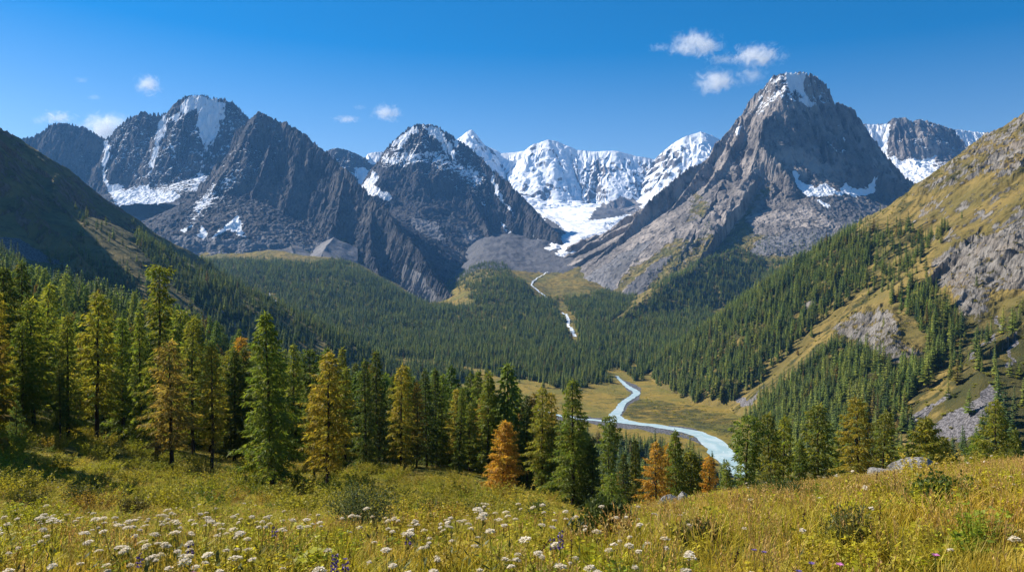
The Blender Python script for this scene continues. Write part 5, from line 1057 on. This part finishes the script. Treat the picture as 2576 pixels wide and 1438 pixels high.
bush('juniper_shrub',2232,24,.8,.3,((.03,.05,.014),(.07,.1,.022)),'small green shrub touching the left end of the flat grey rock',1400,.06,5,.8)
bush('feathery_shrub',2135,7.3,.62,.42,((.07,.09,.03),(.15,.16,.05)),'airy olive shrub in the right foreground',2400,.045,6,.5)
bush('leafy_bush',1195,26,1.5,.8,((.05,.065,.02),(.13,.13,.04)),'rounded brownish green bush left of the orange larch foot',2600,.07,7)
bush('leafy_bush',1080,30,1.5,.75,((.05,.07,.02),(.14,.15,.035)),'soft yellow-green bush on the open slope right of the willow bush',2200,.07,8)
bush('leafy_bush',1352,32,1.6,.8,((.045,.07,.02),(.11,.14,.03)),'green bush under the yellow-green larch',2200,.07,9)
bush('leafy_bush',1010,19,.9,.4,((.06,.05,.025),(.12,.10,.04)),'low brown shrub touching the right of the willow bush',1500,.05,10)
bush('leafy_bush',2385,9.5,1.0,.42,((.05,.085,.015),(.14,.17,.025)),'bright green leafy patch in the right foreground',2400,.055,11)
bush('leafy_bush',60,24,1.6,.7,((.05,.06,.015),(.17,.16,.03)),'mossy yellow-green bush on the left bank edge',2400,.07,12)
bush('leafy_bush',215,30,2.0,.9,((.045,.06,.018),(.13,.13,.03)),'dark olive bush on the left bank below the slim golden larch',2600,.08,13)
bush('leafy_bush',330,24,1.5,.6,((.06,.06,.02),(.17,.14,.04)),'yellowish bush in front of the shaded bank',2200,.07,14)
def stone_mat():
    N=NT('pale_stone'); P=N.n('ShaderNodeTexCoord').outputs['Object']; n=N.noise(P,2.2,7,.65); l=N.noise(P,7.,5,.7)
    c=N.mix(N.ramp(n,.35,.65),(.2,.185,.165),(.46,.43,.39)); c=N.mix(N.ramp(l,.56,.68),c,(.09,.085,.07))
    return N.done(N.bsdf(c,.95,N.bump(N.math('ADD',n,l),.12),.2))
M_stone=stone_mat()
def rock(dx,Y,size,label,seed,rz=0.,sink=.35,tilt=(0,0)):
    r=np.random.default_rng(seed); x=(dx-CX)/F*Y; z=float(Hm(np.array([x]),np.array([Y]))[0]); n,m=40,26
    th,ph=np.meshgrid(np.linspace(0,2*math.pi,n,endpoint=False),np.linspace(.02,math.pi-.02,m)); D=np.stack([np.sin(ph)*np.cos(th),np.sin(ph)*np.sin(th),np.cos(ph)],-1).reshape(-1,3)
    R=np.ones(len(D))
    for k in range(13): q=unit(r.normal(0,1,3)); h=r.uniform(.55,.85); c=D@q; R=np.minimum(R,np.where(c>.05,h/np.maximum(c,.05),9))
    R=R*(1+.05*fbm(D[:,0]*4+D[:,2]*3,D[:,1]*4-D[:,2]*2,seed,4)); V=D*R[:,None]*np.array(size)
    idx=np.arange(n*m).reshape(m,n); Q=np.stack([idx[:-1],np.roll(idx,-1,1)[:-1],np.roll(idx,-1,1)[1:],idx[1:]],-1).reshape(-1,4)
    top=[tuple(int(v) for v in idx[0])]; me=np_mesh('boulder',V,[Q,np.array(top)],None,False,[M_stone]); o=link('boulder',me,None,(x,Y,z+size[2]*(1-2*sink)*.5)); o.rotation_euler=(tilt[0],tilt[1],rz); return tag(o,label,'boulder')
rock(2280,25.5,(1.15,.5,.5),'flat pale grey rock lying in the right meadow grass',5,.35,.12,(.05,-.2))
rock(2212,25.0,(.42,.35,.45),'small grey rock against the left end of the flat rock',8,.1,.12)
rock(1684,20.5,(.34,.22,.34),'lower left one of two pale boulders near the crest',9,.4,.02)
rock(1716,21.6,(.46,.26,.34),'upper right one of two pale boulders near the crest',12,1.1,.02)
rock(1862,32,(.28,.2,.22),'small pale stone on the crest below the river',15,.2,.25)

# ================================================================ clouds, far behind the mountains
def cloud(dx,dy,wd,ht,den,label,seed,Y=13500.,soft=1.0,rot=0.,thr=.44):
    wd*=1.2; ht*=1.12
    N=NT('cloud'); tc=N.n('ShaderNodeTexCoord').outputs['Object']; L=N.n('ShaderNodeVectorMath',operation='LENGTH'); N.l(tc,L.inputs[0])
    mp=N.n('ShaderNodeMapping'); N.l(tc,mp.inputs[0]); mp.inputs['Location'].default_value=(seed*3.1,seed*1.7,seed); a=max(wd/ht,.6); mp.inputs['Scale'].default_value=(a,.8,1.)
    n=N.noise(mp.outputs[0],1.9,10,.7,.7); v=N.math('ADD',N.math('MULTIPLY',N.math('SUBTRACT',1.,L.outputs['Value']),soft),N.math('MULTIPLY',N.math('SUBTRACT',n,thr),2.6))
    d=N.math('MULTIPLY',N.ramp(v,.35,1.5),den*.42)
    vs=N.n('ShaderNodeVolumePrincipled'); vs.inputs['Color'].default_value=(1,1,1,1); N.l(d,vs.inputs['Density']); vs.inputs['Anisotropy'].default_value=.1; N.l(vs.outputs[0],N.out.inputs['Volume'])
    bm_V=[];Q=[]; n_,m_=28,16
    for j in range(m_+1):
        for k in range(n_): p=math.pi*(j+.0001)/(m_+.0002); t=2*math.pi*k/n_; bm_V.append((math.sin(p)*math.cos(t),math.sin(p)*math.sin(t),math.cos(p)))
    for j in range(m_):
        for k in range(n_): Q.append((j*n_+k,(j+1)*n_+k,(j+1)*n_+(k+1)%n_,j*n_+(k+1)%n_))
    o=link('cloud',np_mesh('cloud',bm_V,np.array(Q),None,True,[N.m])); o.location=W3(dx,dy,Y); k=Y/F; o.scale=(wd/2*k,max(ht,wd*.6)/2*k,ht/2*k); o.rotation_euler=(0,rot,0)
    N.m.cycles.volume_step_rate=.6
    return tag(o,label,'cloud')
for a in [(1752,112,150,76,.016,'broad ragged white cloud highest above the great peak',1),(1660,120,70,26,.006,'thin wisp trailing left of the highest cloud',2),(1905,140,150,66,.017,'white cloud left above the summit of the great peak',3),(1820,150,110,28,.008,'thin streak linking the two upper clouds',4),(1800,205,130,74,.017,'puffy white cloud below the highest cloud',5),(1890,190,90,56,.008,'faint small cloud left beside the great summit',6),
 (373,214,74,58,.02,'lone white puff above the snow dome',7),(268,325,150,100,.024,'bright white cloud half behind the left ridge',8),(145,296,96,40,.014,'small white cloud over the left saddle',9),(96,304,46,26,.006,'faint wisp left of the saddle cloud',10),(972,285,84,54,.02,'white puff left of the blue pointed mountain',11),(872,300,80,24,.013,'thin flat cloud left of the white puff',12),(905,270,40,16,.006,'tiny wisp above the thin flat cloud',13),(205,202,40,20,.006,'faint wisp high on the left',14),(238,245,40,16,.008,'tiny streak below the high left wisp',15)]:
    cloud(*a)
